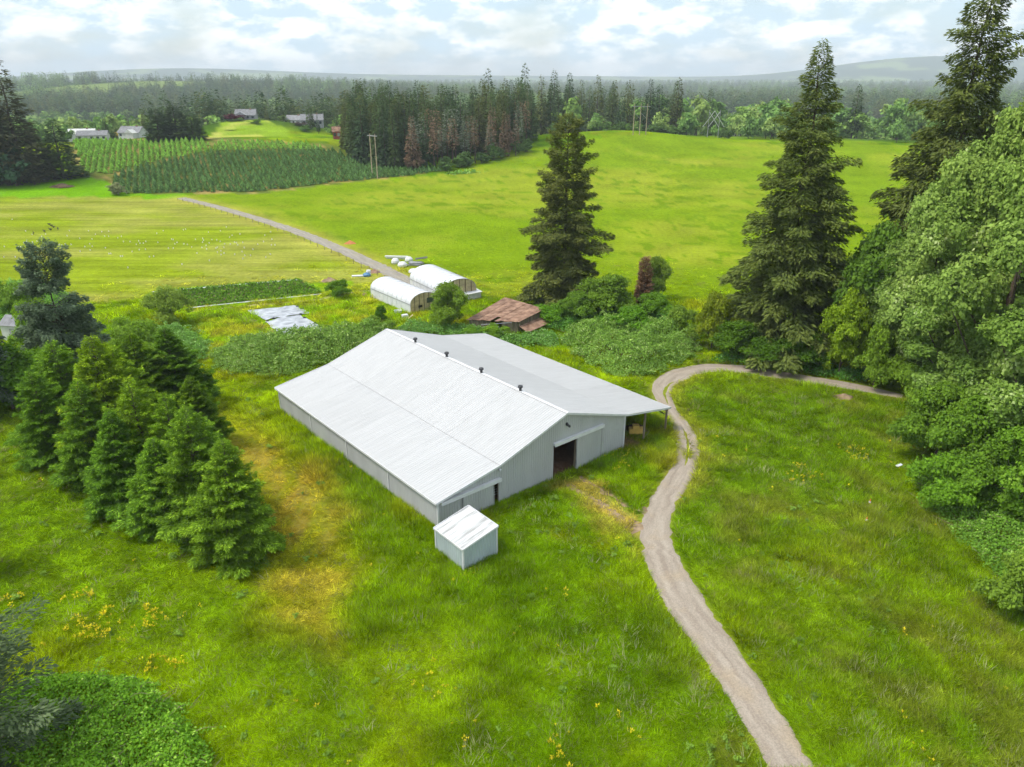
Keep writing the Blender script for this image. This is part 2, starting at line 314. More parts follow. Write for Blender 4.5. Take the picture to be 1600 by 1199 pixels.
def ground_color(x, y):
    z = height(x, y); d = np.hypot(x, y); px, py, dep = project(x, y, z); ok = dep > 1
    jx = (fbm(x / 7, y / 7, 3) - .5); jy = (fbm(x / 7, y / 7, 8) - .5)
    qx = px + jx * 90 * 60 / np.maximum(d, 40); qy = py + jy * 60 * 60 / np.maximum(d, 40)
    big = fbm(x / 17, y / 17, 1); med = fbm(x / 3.5, y / 3.5, 5); yel = ss(.56, .72, fbm(x / 9 + 40, y / 9, 11))
    c = np.zeros(x.shape + (3,)); 
    def put(m, col):
        m = np.asarray(m, float)[..., None]; c[:] = c * (1 - m) + np.asarray(col) * m
    def mixc(a, b, f): return a + (b - a) * f[..., None]
    rough = mixc(S(100, 144, 10), S(136, 172, 14), ss(.35, .65, big)); rough = mixc(rough, S(80, 120, 12), ss(.5, .7, med) * .7)
    put(np.ones(x.shape), rough); put(yel * .5, S(150, 155, 30))
    right = ss(1000, 1090, px) * ss(560, 600, py)
    put(right * .6, S(98, 138, 22)); put(right * ss(.52, .7, med) * .5, S(125, 140, 60))
    put(ss(900, 600, qx) * ss(640, 800, qy) * .35, S(122, 160, 14))
    farleft = inpoly(qx, qy, [(-500, 620), (60, 640), (330, 880), (430, 930), (500, 1010), (300, 1000), (-500, 1000)])
    farleft = soft(qx, qy, [(-500, 620), (60, 640), (330, 880), (430, 930), (500, 1010), (300, 1000), (-500, 1000)], 60)
    put(farleft * .75, S(102, 144, 16))  # left lawn: grass green with the shade put into its colour
    put(soft(qx, qy, Z_MOWN, 45) * .85, mixc(S(150, 160, 36), S(170, 164, 70), ss(.4, .65, med)))
    put(soft(qx, qy, Z_SOIL, 30) * .8, mixc(S(170, 152, 70), S(150, 155, 40), ss(.4, .65, fbm(x / 1.2, y / 5, 21))))
    put(inpoly(qx, qy, Z_BRIGHT) & (d > 110), mixc(S(126, 160, 22), S(148, 168, 48), ss(.4, .7, fbm(x / 45, y / 30, 13))))
    put(inpoly(qx, qy, Z_BRIGHT) & (d > 110) & (med > .64), S(118, 153, 22))
    put(inpoly(qx, qy, Z_BRIGHT) * np.exp(-(soft(px, py, [(960, 226), (990, 236), (1060, 250), (1200, 262), (1300, 275), (1300, 279), (1200, 266), (1060, 254), (985, 240)], 5) - 1) ** 2 * 9) * .5, S(178, 182, 80))
    put(inpoly(qx, qy, Z_ROWS), mixc(S(142, 166, 38), S(160, 170, 80), ss(.4, .65, fbm(x / 30, y / 14, 15))))
    put(inpoly(qx, qy, Z_LAWN), S(120, 180, 16))
    put(inpoly(px, py, Z_FARM), mixc(S(110, 128, 60), S(178, 160, 105), ss(.5, .7, fbm(x / 4, y / 4, 31))))
    put(inpoly(px, py, Z_GARDEN), mixc(S(128, 172, 22), S(160, 176, 50), ss(.4, .7, med)))
    far = ss(452, 500, d); put(far * .95, mixc(S(66, 98, 40), S(104, 134, 56), ss(.4, .6, fbm(x / 60, y / 60, 41))))
    put(inpoly(px, py, Z_KNOLL) & (d > 440) & (d < 560), mixc(S(140, 176, 50), S(186, 196, 100), ss(.45, .55, fbm(x / 22, y / 40, 51))))
    put(ss(900, 1600, d), mixc(S(56, 84, 42), S(128, 152, 84), ss(.56, .64, fbm(x / 260, y / 420, 43))))
    put(soft(px + jx * 40, py + jy * 40, Z_YARD, 9) * .6, mixc(S(176, 156, 98), S(150, 128, 84), ss(.4, .6, med)))
    put(ss(.35, .7, fbm(x / 2.2, y / 2.2, 61)) * inpoly(qx, qy, [(840, 760), (900, 735), (1010, 790), (1010, 900), (985, 905), (930, 800)]) * .5, S(184, 172, 100))
    put(soft(px + jx * 14, py, [a for a, b in ROAD] + [b for a, b in ROAD][::-1], 13) * .65 * (py > 700), S(176, 170, 84))
    sL, tL = barn_local(x, y)
    put((sL > .2) & (sL < BW) & (tL > .05) & (tL < BL), (.16, .09, .055)); put((sL >= BW) & (sL < 29) & (tL > -.5) & (tL < BL), (.15, .11, .07))
    verge = np.exp(-(strip_dist(x, y, LANE) / 5.) ** 2) * (d > 120); put(verge * .75, S(184, 182, 92))
    ve2 = np.maximum(np.exp(-(strip_dist(x, y, T_OUT) / 1.6) ** 2), np.exp(-(strip_dist(x, y, T_IN) / 1.6) ** 2)); put(ve2 * .5, S(176, 172, 84))
    return c
rows_w = lambda x, y: inpoly(*project(x, y, height(x, y))[:2], Z_ROWS).astype(float)

# ------------------------------------------------------------------ ground: one sheet out to the horizon
th = np.concatenate([np.radians(np.arange(-46, 46.01, .3)), np.radians(np.arange(50, 311, 8.))])
rr = np.concatenate([[.01, 6, 12], 17 * 1.0158 ** np.arange(0, 432)]); rr = rr[rr < 15000]
TT, RR = np.meshgrid(th, rr); GX = RR * np.sin(TT); GY = RR * np.cos(TT); GZ = height(GX, GY)
nr, na = GX.shape; i = np.arange(nr - 1)[:, None] * na; j = np.arange(na)[None]; j2 = (j + 1) % na
quads = np.stack([i + j, i + j2, i + na + j2, i + na + j], -1).reshape(-1, 4)[:, ::-1]
gm = mesh('ground', np.stack([GX, GY, GZ], -1), [quads], {'rows': rows_w(GX, GY).ravel()}, True, ground_color(GX, GY).reshape(-1, 3))
m = bpy.data.materials.new('meadow_ground'); t, n, l = nodes_of(m)
o = n('ShaderNodeOutputMaterial'); p = n('ShaderNodeBsdfDiffuse'); l(p.outputs[0], o.inputs[0])
ac = n('ShaderNodeAttribute'); ac.attribute_name = 'Col'; ar = n('ShaderNodeAttribute'); ar.attribute_name = 'rows'
tcx = n('ShaderNodeTexCoord')
def noise(scale, detail=6, rot=None, sc3=None):
    z = n('ShaderNodeTexNoise'); z.inputs['Scale'].default_value = scale; z.inputs['Detail'].default_value = detail
    if sc3:
        q = n('ShaderNodeMapping'); q.inputs['Scale'].default_value = sc3; q.inputs['Rotation'].default_value = (0, 0, rot or 0); l(tcx.outputs['Object'], q.inputs[0]); l(q.outputs[0], z.inputs['Vector'])
    else: l(tcx.outputs['Object'], z.inputs['Vector'])
    return z.outputs['Fac']
def ramp(s, p0, p1, a, b):
    r = n('ShaderNodeMapRange'); r.inputs[1].default_value = p0; r.inputs[2].default_value = p1; r.inputs[3].default_value = a; r.inputs[4].default_value = b; l(s, r.inputs[0]); return r.outputs[0]
def mul(a, b):
    q = n('ShaderNodeMath'); q.operation = 'MULTIPLY'; l(a, q.inputs[0]); l(b, q.inputs[1]); return q.outputs[0]
f1 = ramp(noise(.9, 8), .3, .7, .84, 1.16); f2 = ramp(noise(.07, 6), .3, .7, .85, 1.15); f3 = ramp(noise(5., 4), .3, .7, .8, 1.2)
rowang = math.radians(4)
rw = noise(1., 5, rowang, (.03, .34, 1)); rwf = ramp(rw, .38, .62, .82, 1.15)
mr = n('ShaderNodeMix'); mr.data_type = 'FLOAT'; mr.inputs[2].default_value = 1.; l(ar.outputs['Fac'], mr.inputs[0]); l(rwf, mr.inputs[3])
tot = mul(mul(mul(f1, f2), f3), mr.outputs[0])
vm = n('ShaderNodeVectorMath'); vm.operation = 'SCALE'; l(ac.outputs['Color'], vm.inputs[0]); l(tot, vm.inputs['Scale']); l(vm.outputs[0], p.inputs['Color'])
bp = n('ShaderNodeBump'); bp.inputs['Distance'].default_value = .25; l(noise(1.6, 8), bp.inputs['Height']); l(bp.outputs[0], p.inputs['Normal'])
structure(obj('ground', gm, m))

# ------------------------------------------------------------------ driveway, two-track, lane
def strip(name, L, R, mt, z=.03, sub=24, jit=.25, seed=0, across=6):
    rng = np.random.default_rng(seed); L = np.array([on_z(*a)[:2] for a in L]); R = np.array([on_z(*a)[:2] for a in R])
    def dense(P):
        t = np.linspace(0, len(P) - 1, (len(P) - 1) * sub + 1); k = np.arange(len(P))
        Q = np.stack([np.interp(t, k, P[:, c]) for c in (0, 1)], -1)
        for _ in range(sub * 2): Q[1:-1] = (Q[:-2] + 2 * Q[1:-1] + Q[2:]) / 4
        return Q
    L, R = dense(L), dense(R); nrm = (R - L) / np.linalg.norm(R - L, axis=1)[:, None]
    jl = (fbm(L[:, 0] / .8, L[:, 1] / .8, seed) - .5) * 3 * jit; jr = (fbm(R[:, 0] / .8, R[:, 1] / .8, seed + 5) - .5) * 3 * jit
    L = L + nrm * jl[:, None]; R = R + nrm * jr[:, None]; f = np.linspace(0, 1, across + 1)
    P = L[:, None] * (1 - f[None, :, None]) + R[:, None] * f[None, :, None]
    zz = height(P[..., 0], P[..., 1]) + z - .045 * (np.abs(f - .5) * 2) ** 4 * (z > .02); nn, k = zz.shape
    a = np.arange(nn - 1)[:, None] * k + np.arange(k - 1)[None]; q = np.stack([a, a + 1, a + k + 1, a + k], -1).reshape(-1, 4)
    ww = np.concatenate([[0], np.cumsum(np.linalg.norm(np.diff(P[:, 0], axis=0), axis=1))]); return structure(obj(name, mesh(name, np.dstack([P, zz]), [q], {'u': np.tile(f, nn) * np.repeat(np.linalg.norm(R - L, axis=1) / 3.5, k), 'w': np.repeat(ww, k)}, True), mt))
strip('gravel_drive', [a for a, b in ROAD], [b for a, b in ROAD], GRAVEL, .05, seed=3)
def offs(pts, wd):
    P = np.array([on_z(*p)[:2] for p in pts]); T = np.gradient(P, axis=0); T /= np.linalg.norm(T, axis=1)[:, None]; Nn = np.stack([-T[:, 1], T[:, 0]], -1)
    wd = np.asarray(wd).reshape(-1, 1) if np.ndim(wd) else wd
    tox = lambda Q: [tuple(float(v) for v in project(q[0], q[1], 0.)[:2]) for q in Q]
    return tox(P + Nn * wd / 2), tox(P - Nn * wd / 2)
wi = [1.6, 1.3, 1.2, 1.2, 1.2, 1.2, 1.5, 2.2, 3.4, 3.5, 3.3, 3.1, 2.6, 1.6]
strip('dirt_track', *offs(T_IN, wi), GRAVEL, .044, seed=11, jit=.1)
strip('dirt_track', *offs(T_OUT, [1.7, 1.35, 1.25, 1.2, 1.05, .9, .8, .8, .9, .9]), GRAVEL, .04, seed=15, jit=.1)
LANEMAT = roadmat('lane_gravel', (.22, .2, .17), (.33, .3, .26), (.3, .26, .17))
strip('farm_lane', *offs(LANE, [3.6, 3.6, 3.8, 3.8, 4, 4, 4.5, 5]), LANEMAT, .06, seed=21, jit=.4)

# ------------------------------------------------------------------ barn
barn = thing('barn', 'large white metal barn with open sliding door and side lean-to', 'barn', (*BARN_A, 0), BARN_TH)
HE, KS, KH, RS, RH, HR, LS, HL = 3.2, 7.38, 4.49, 16.66, 7.5, 4.43, 34.1, 3.04
RL_S, RL_Z = [0, KS, RS, BW, LS], [HE, KH, RH, HR, HL]
roofz = lambda s: np.interp(s, RL_S, RL_Z)
def W(s, t, z): g = BARN_A + bu * s + bv * t; return g[0], g[1], z
def s_at(px, z, t=0):
    s = np.linspace(-1, 36, 3701); g = BARN_A[None] + s[:, None] * bu + t * bv; return float(s[np.argmin(np.abs(project(g[:, 0], g[:, 1], z)[0] - px))])
def t_at(px, s, z):
    tt = np.linspace(-1, 38, 3901); g = BARN_A[None] + tt[:, None] * bv + s * bu; return float(tt[np.argmin(np.abs(project(g[:, 0], g[:, 1], z)[0] - px))])
def ribprofile(L, pitch, hgt):
    """positions and relief along the sheet: flat pans with narrow raised ribs"""
    k = max(1, round(L / pitch)); p = L / k; xs, hs = [0.], [0.]
    for i in range(k):
        c = (i + .5) * p
        for dx, hh in ((-.045, 0), (-.02, hgt), (.02, hgt), (.045, 0)): xs.append(c + dx); hs.append(hh)
    xs.append(L); hs.append(0.); return np.array(xs), np.array(hs)
def sheet(a, b, u, nrm, L, pitch=.32, hgt=.03, name='roof_panel', mt=WHITE_ROOF, parent=barn):
    """ribbed sheet: ribs run from a to b, repeated along u over length L"""
    a, b, u, nrm = (np.array(v, float) for v in (a, b, u, nrm)); xs, hs = ribprofile(L, pitch, hgt); base = u[None] * xs[:, None] + nrm[None] * hs[:, None]
    V = np.stack([a + base, b + base], 1).reshape(-1, 3); k = np.arange(len(xs) - 1) * 2
    return obj(name, mesh(name, V, [np.stack([k, k + 2, k + 3, k + 1], -1)]), mt, parent)
OV = .3; NS = 4; secL = (BL + 2 * OV) / NS
for (s0, z0, s1, z1, lift) in ((-.35, HE - .35 * (KH - HE) / KS, KS + .12, KH + .022, 0), (KS, KH + .012, RS, RH, .02), (RS, RH, BW + .1, HR, 0), (BW, HR + .014, LS + .3, HL - .05, .015)):
    d = np.array([s1 - s0, 0, z1 - z0]); nn = np.array([-d[2], 0, d[0]]); nn /= np.linalg.norm(nn)
    for k in range(NS):
        t0 = -OV + k * secL; o3 = nn * (.06 + lift + .006 * (k % 2))
        sheet((s0 + o3[0], t0, z0 + o3[2]), (s1 + o3[0], t0, z1 + o3[2]), (0, 1, 0), nn, secL + .06 * (k < NS - 1), .33, .028)
b = MB(); b.bar((RS, -OV - .02, RH + .1), (RS, BL + OV + .02, RH + .1), .4, .05); b.build('ridge_cap', TRIM, barn)
b = MB(); b.bar((KS, -OV, KH + .105), (KS, BL + OV, KH + .105), .06, .01); b.build('lap_flashing', mat('lap_flashing', (.43, .43, .44), .6), barn)
# rake and eave trim
for t_ in (-OV - .04, BL + OV + .04):
    for q in range(4):
        b = MB(); a0, z0, a1, z1 = RL_S[q] - (.35 if q == 0 else 0), RL_Z[q] - (.06 if q == 0 else 0), RL_S[q + 1] + (.3 if q == 3 else 0), RL_Z[q + 1] - (.04 if q == 3 else 0)
        b.bar((a0, t_, z0 + .0), (a1, t_, z1 + .0), .06, .24); b.build('rake_trim', TRIM, barn)
b = MB(); b.box(-.42, -.36, -OV, BL + OV, HE - .2, HE + .03); b.build('eave_trim', TRIM, barn)
b = MB(); b.box(LS + .31, LS + .36, -OV, BL + OV, HL - .22, HL + .02); b.build('eave_trim', TRIM, barn)
# long left wall: four sheets and cover strips
for k in range(4):
    sheet((0, k * BL / 4, -.1), (0, k * BL / 4, HE - .06), (0, 1, 0), (-1, 0, 0), BL / 4, .31, .03, 'wall_panel', WALL_METAL)
for k in range(1, 4): b = MB(); b.box(-.075, -.02, k * BL / 4 - .06, k * BL / 4 + .06, 0, HE - .06); b.build('cover_strip', TRIM, barn)
sheet((BW, 0, -.1), (BW, 0, HR - .05), (0, 1, 0), (1, 0, 0), BL, .31, .03, 'wall_panel', WALL_METAL)
# gable wall with the two door openings
sa, sb2 = s_at(864.4, 2.), s_at(899.8, 2.); sc2 = s_at(940, 3.6); ga, gb = s_at(688, 2.6), s_at(779.5, 1.6)
DH = 4.15; dtop = lambda px, py: None
so0, so1 = s_at(770, 1.2), s_at(779, 1.2); DH2 = 2.75
def gable(t, nsgn, openings):
    xs, hs = ribprofile(BW, .31, .03); ex = [e for o_ in openings for e in (o_[0], o_[1])]
    xs2 = np.unique(np.concatenate([xs, ex, [KS, RS]])); hs2 = np.interp(xs2, xs, hs); V = []; Q = []
    for a in range(len(xs2) - 1):
        x0, x1 = xs2[a], xs2[a + 1]; mid = (x0 + x1) / 2; zb = -.1
        for o_ in openings:
            if o_[0] < mid < o_[1]: zb = o_[2]
        k = len(V); V += [(x0, t + nsgn * hs2[a], zb), (x1, t + nsgn * hs2[a + 1], zb), (x1, t + nsgn * hs2[a + 1], roofz(x1) - .02), (x0, t + nsgn * hs2[a], roofz(x0) - .02)]
        Q.append((k, k + 1, k + 2, k + 3))
    return obj('gable_wall', mesh('gable_wall', V, [Q]), WALL_METAL, barn)
gable(0, -1, [(sa, sb2, DH), (so0, so1, DH2)]); gable(BL, 1, [])
for s_, h_ in ((0, HE), (BW, HR)):
    for t_ in (-.03, BL + .03): b = MB(); b.box(s_ - .09, s_ + .09, t_ - .06, t_ + .06, 0, h_ - .1); b.build('corner_trim', TRIM, barn)
def slider(s0, s1, zt, name='sliding_door'):
    o_ = sheet((s0, -.16, .05), (s0, -.16, zt), (1, 0, 0), (0, -1, 0), s1 - s0, .31, .028, name, WALL_METAL)
    f_ = MB(); 
    for x in (s0 + .04, s1 - .04): f_.box(x - .05, x + .05, -.2, -.13, .04, zt)
    f_.box(s0 + .09, s1 - .09, -.155, -.13, .04, .16); f_.box(s0 + .09, s1 - .09, -.155, -.13, zt - .12, zt); f_.build('door_frame', GREYCON, o_); return o_
slider(sb2 - .1, sc2 - .1, DH - .02); slider(s_at(722, 1.4), so0 + .05, DH2 - .02); 
def header(s0, s1, z):
    b = MB(); b.box(s0, s1, -.36, -.02, z - .02, z + .26); b.box(s0, s1, -.37, -.3, z - .1, z - .02); b.build('door_track', TRIM, barn)
header(sa - .1, sc2 + .1, DH + .03); header(.25, so1 + .15, DH2 + .03)
for s_, zt in ((sa - .06, DH), (sb2 - .03, DH), (so0, DH2), (so1 + .06, DH2)):
    b = MB(); b.box(s_ - .07, s_ + .07, .03, .2, 0, zt); b.build('door_post', WOOD, barn)
b = MB()
for zz in np.linspace(.3, 1.5, 5): b.bar((so0 - .5, 1.2, zz), (so1 + .8, 1.2, zz), .05, .05)
for x in (so0 - .5, (so0 + so1) / 2 + .1, so1 + .8): b.bar((x, 1.2, .05), (x, 1.2, 1.6), .05, .05)
b.build('pipe_gate', TRIM, barn)
# inside framing seen through the door
for s_ in (5.2, 10.5, 21.2):
    for t_ in (6, 12, 18, 24, 30): b = MB(); b.box(s_ - .09, s_ + .09, t_ - .09, t_ + .09, 0, roofz(s_) - .06); b.build('inner_post', WOOD, barn)
# lamps on the gable
b = MB(); s_ = s_at(884.5, 5.9); b.box(s_ - .1, s_ + .1, -.24, -.03, 6.0, 6.3); b.bar((s_, -.2, 6.1), (s_ + .16, -.5, 5.9), .22, .16); b.build('flood_light', DARK, barn)
b = MB(); s_ = s_at(779.5, 4.1); b.lathe([(.03, -.18), (.13, -.14), (.15, 0), (.08, .1), (.03, .13)], (s_, -.2, roofz(s_) - .55)); b.build('wall_lamp', TRIM, barn)
b = MB(); s_ = s_at(718, 3.5); b.box(s_ - .08, s_ + .08, -.2, -.03, roofz(s_) - .42, roofz(s_) - .27); b.build('wall_lamp', TRIM, barn)
# ridge ventilators
for px in (649, 698, 752, 813):
    t_ = t_at(px, RS, RH + .4); b = MB(); b.lathe([(.16, 0), (.16, .3), (.12, .34), (.12, .39)], (RS, t_, RH + .08), 14); v_ = b.build('ridge_vent', DARK, barn, False)
    b = MB(); b.lathe([(.13, .395), (.29, .43), (.29, .6), (.24, .66), (.05, .7)], (RS, t_, RH + .08), 14); b.build('vent_cap', DARK, v_)
# lean-to frame
for k, t_ in enumerate((.05, 6.2, 12.3, 18.4, 24.5, 30.6, 36.1)):
    b = MB(); b.box(LS - .12, LS + .08, t_ - .1, t_ + .1, 0, HL - .05); b.build('lean_to_post', WOOD, barn)
    if k < 2: b = MB(); b.box(29.9, 30.1, t_ - .1, t_ + .1, 0, roofz(30) - .1); b.build('lean_to_post', WOOD, barn)
    b = MB(); b.bar((BW + .05, t_, HR - .17), (LS, t_, HL - .17), .08, .24); b.build('rafter', WOOD, barn)
b = MB(); b.box(LS - .16, LS - .13, -.2, BL, HL - .42, HL - .15); b.build('lean_to_beam', WOOD, barn)
b = MB(); b.bar((LS - .02, .3, HL - 1.0), (LS - .02, 5.8, HL - .35), .05, .13); b.build('brace', WOOD, barn)
b = MB(); b.bar((LS - .02, 5.8, HL - 1.0), (LS - .02, .3, HL - .35), .05, .13); b.build('brace', WOOD, barn)
for k in range(5): b = MB(); b.box(30.5, 30.56, 6.4, 18, .1 + k * .34, .42 + k * .34); b.build('stall_board', WOOD, barn)
# ------------------------------------------------------------------ small shed
shed = thing('shed', 'small pale blue-grey metal shed with white sloped roof before the barn', 'shed', (*SHED_A, 0), BARN_TH)
SA, SB, SL, SH = 3.73, 4.24, 2.33, 3.06
sheet((0, 0, -.05), (0, 0, SL), (0, 1, 0), (-1, 0, 0), SB, .3, .03, 'wall_panel', SHED_METAL, shed)
sheet((SA, 0, -.05), (SA, 0, SH), (0, 1, 0), (1, 0, 0), SB, .3, .03, 'wall_panel', SHED_METAL, shed)
for t_, sg in ((0, -1), (SB, 1)):
    xs, hs = ribprofile(SA, .3, .03); V = []; Q = []
    for a in range(len(xs)): V += [(xs[a], t_ + sg * hs[a], -.05), (xs[a], t_ + sg * hs[a], SL + (SH - SL) * xs[a] / SA)]
    k = np.arange(len(xs) - 1) * 2; obj('wall_panel', mesh('wall_panel', V, [np.stack([k, k + 2, k + 3, k + 1], -1)]), SHED_METAL, shed)
STAINED = mat('stained_white_roof', (.42, .42, .41), .6, .25, .9, c2=(.58, .585, .6), stretch=(.25, 2.4, 1), contrast=(.35, .52))
nn = np.array([-(SH - SL), 0, SA]); nn /= np.linalg.norm(nn)
sheet((-.1, -.1, SL + .04), (SA + .1, -.1, SH + .08), (0, 1, 0), nn, SB + .2, .3, .028, 'roof', STAINED, shed)
for s_, h_ in ((0, SL), (SA, SH)):
    for t_ in (0, SB): b = MB(); b.box(s_ - .07, s_ + .07, t_ - .07, t_ + .07, 0, h_); b.build('corner_trim', TRIM, shed)
for t_ in (-.12, SB + .12): b = MB(); b.bar((-.12, t_, SL + .03), (SA + .12, t_, SH + .07), .05, .17); b.build('roof_trim', TRIM, shed)
for s_, h_ in ((-.14, SL), (SA + .14, SH + .05)): b = MB(); b.box(s_ - .03, s_ + .03, -.1, SB + .1, h_ - .06, h_ + .11); b.build('roof_trim', TRIM, shed)

# ------------------------------------------------------------------ foliage generators
def unit(v): return v / np.maximum(np.linalg.norm(v, axis=-1, keepdims=True), 1e-9)
def cards(P, D, Nn, L, Wd):
    D = unit(D); Sx = unit(np.cross(D, Nn)); L = np.asarray(L).reshape(-1, 1); Wd = np.asarray(Wd).reshape(-1, 1); Up = np.cross(Sx, D)
    mid = P + D * L * .45
    V = np.stack([P, mid + Sx * Wd * .5 + Up * L * .06, P + D * L, mid - Sx * Wd * .5 + Up * L * .06], 1).reshape(-1, 3)
    k = np.arange(len(P)) * 4; return V, np.stack([k, k + 1, k + 2, k + 3], -1)
def conifer(seed, H, R, nb, spray, cl, cw, start=.05, droop=.35, pw=.8, irr=.35, gap=None, topr=.03, hang=.35, up0=-.05, up1=.7, branch=True, tip=.25, vb=.45, seg=7, vj=.22):
    g = np.random.default_rng(seed); f = start + (1 - start) * ((np.arange(nb) + g.random(nb)) / nb) ** .92
    keep = np.ones(nb, bool)
    if gap: keep = ~((f > gap[0]) & (f < gap[1]))
    prof = np.clip((1 - f) ** pw + topr, 0, None) * np.clip(.55 + (f - start) * 5, 0, 1)
    L = R * prof * (1 - irr * g.random(nb)) * np.where(g.random(nb) < .12, 1.22, 1.)
    az = np.arange(nb) * 2.39996 + g.normal(0, .35, nb); f, L, az = f[keep], L[keep], az[keep]; nb = len(f)
    up = up0 + (up1 - up0) * f ** 1.5 + g.normal(0, .08, nb); dr = droop * (1 - f * .7) * (.7 + .6 * g.random(nb))
    fw = np.stack([np.cos(az), np.sin(az), np.zeros(nb)], -1); sd_ = np.stack([-np.sin(az), np.cos(az), np.zeros(nb)], -1)
    def path(bi, s): return fw[bi] * (L[bi] * s)[:, None] + np.array([0, 0, 1.]) * (f[bi] * H + L[bi] * (up[bi] * s - dr[bi] * s * s + .22 * dr[bi] * s ** 4))[:, None]
    cnt = np.maximum(4, (spray * L ** 1.25).astype(int)); bi = np.repeat(np.arange(nb), cnt); M = len(bi)
    s = .1 + .9 * g.random(M) ** .7; uu = g.uniform(-1, 1, M); wlat = .36 * L[bi] * (1 - s * .85) + cl * .3
    P = path(bi, s) + sd_[bi] * (uu * wlat)[:, None] + fw[bi] * (np.abs(uu) * wlat * .55)[:, None]
    P[:, 2] += -hang * np.abs(uu) * wlat * .6 + g.normal(0, cl * .25, M) + wlat * g.normal(0, vj, M)
    D = fw[bi] * (.75 + .3 * g.random(M))[:, None] + sd_[bi] * (np.sign(uu) * (.25 + .7 * np.abs(uu)))[:, None] + g.normal(0, .25, (M, 3)); D[:, 2] += -hang * .8 + up[bi] * .5
    Nn = np.array([0, 0, 1.]) + g.normal(0, .45, (M, 3)); sz = (.65 + .7 * g.random(M)) * (1.12 - .5 * f[bi])
    V, Q = cards(P, D, Nn, cl * sz, cw * sz)
    v = np.clip(vb * g.random(M) + .25 * g.random(nb)[bi] + tip * (s > .8) * g.random(M) + .06, 0, 1)
    tr = MB(); k = 8; tr.tube([(0, 0, -.3)] + [(.02 * R * math.sin(q * 2.1), .02 * R * math.cos(q * 1.7), H * (q + .4) / k) for q in range(k)], [H * .014 + .12] + [max(.03, (H * .0125 + .08) * (1 - (q + .4) / k) ** .9) for q in range(k)], seg)
    if branch:
        for q in range(nb):
            ss_ = np.array([0, .3, .62]); pp = path(np.full(3, q), ss_); r0 = .012 * L[q] + .015; tr.tube(pp, [r0, r0 * .7, r0 * .35], 3, False)
    tm = bpy.data.meshes.new('trunk'); tm.from_pydata(tr.V, [], [f_ for gg in tr.F.values() for f_ in gg]); tm.update()
    return tm, mesh('crown', V, [Q], {'v': np.repeat(v, 4)})
def broadleaf(seed, H, R, base, ncl, nleaf, ls, rc=.12, shape=1., up=.3, lobes=.3, limbs=10, vb=.6, solid=.6, elong=1., seg=7, nl=12, lr=.4):
    """crown built in three steps: boughs, leaf clumps on each bough, leaves in each clump, plus stray sprays"""
    g = np.random.default_rng(seed); cz = (base + 1) / 2 * H; hz = (1 - base) / 2 * H
    d = unit(g.normal(0, 1, (nl, 3))); d[:, 2] = np.linspace(-.9, 1, nl) + g.normal(0, .1, nl); az = np.arange(nl) * 2.4 + seed + g.normal(0, .3, nl)
    rxy = np.sqrt(np.clip(1 - d[:, 2] ** 2, .03, 1)); d = np.stack([np.cos(az) * rxy, np.sin(az) * rxy, np.clip(d[:, 2], -1, 1)], -1)
    rad = np.clip(.68 + lobes * g.normal(0, .5, nl), .35, .98); taper = np.where(d[:, 2] > 0, 1 - (1 - shape) * d[:, 2], 1)
    LR = R * lr * (.75 + .5 * g.random(nl)) * np.where(d[:, 2] > .6, .75, 1.); C0 = np.stack([d[:, 0] * R * rad * taper, d[:, 1] * R * rad * taper, cz + d[:, 2] * hz * .72], -1)
    C0[:, 2] = np.clip(C0[:, 2], LR * .35, H - LR * elong * .95)
    li = g.choice(nl, ncl, p=LR ** 2 / (LR ** 2).sum()); e = unit(g.normal(0, 1, (ncl, 3))); e[:, 2] = np.where(e[:, 2] < -.3, -e[:, 2] * .6, e[:, 2])
    C = C0[li] + e * (LR[li] * (.55 + .5 * g.random(ncl)))[:, None] * np.array([1, 1, elong]); C[:, 2] = np.maximum(C[:, 2], .12 * ls)
    rcl = R * rc * (.6 + .9 * g.random(ncl)); nper = np.maximum(3, (nleaf * (rcl / rcl.mean()) ** 1.6).astype(int)); ci = np.repeat(np.arange(ncl), nper); M = len(ci)
    q = unit(g.normal(0, 1, (M, 3))); stray = np.where(g.random(M) < .1, 1.7, 1.)
    off = q * (rcl[ci] * (.3 + .7 * g.random(M) ** .5) * stray)[:, None]; off[:, 2] *= .75 * elong
    P = C[ci] + off; P[:, 2] = np.maximum(P[:, 2], .05 * ls); Nn = unit(.6 * q + .5 * e[ci] + np.array([0, 0, up]) + g.normal(0, .6, (M, 3)))
    D = np.cross(Nn, g.normal(0, 1, (M, 3))) + np.array([0, 0, -.25]); sz = .5 + 1. * g.random(M) ** 1.3
    V, Q = cards(P, D, Nn, ls * sz, ls * .7 * sz); v = np.clip(vb * .8 * g.random(M) + .3 * g.random(ncl)[ci] + .26 * g.random(nl)[li][ci], 0, 1)
    tr = MB(); hb = max(base, .12) * H; r0 = H * .014 + .04
    tr.tube([(0, 0, -.2), (.02 * H * math.sin(seed), .015 * H, hb * .6), (.03 * H * math.sin(seed), .02 * H, hb + hz * .7), (.02 * H, 0, hb + hz * 1.3)], [r0 * 1.3, r0, r0 * .6, r0 * .2], seg)
    for k in range(min(max(limbs, 1), nl)):
        c = C0[k]; z0 = min(hb + hz * .5 * g.random(), max(c[2] * .9, hb * .5)); tr.tube([(0, .01 * H, z0), (c[0] * .5, c[1] * .5, z0 + (c[2] - z0) * .4), tuple(c)], [r0 * .45, r0 * .3, r0 * .12], 4, False)
        if limbs > 5:
            for w_ in np.where(li == k)[0][:7]: tr.tube([tuple(c), tuple((c + C[w_]) / 2 + [0, 0, .02 * H]), tuple(C[w_])], [r0 * .12, r0 * .08, r0 * .03], 3, False)
    tm = bpy.data.meshes.new('trunk'); tm.from_pydata(tr.V, [], [f_ for gg in tr.F.values() for f_ in gg]); tm.update()
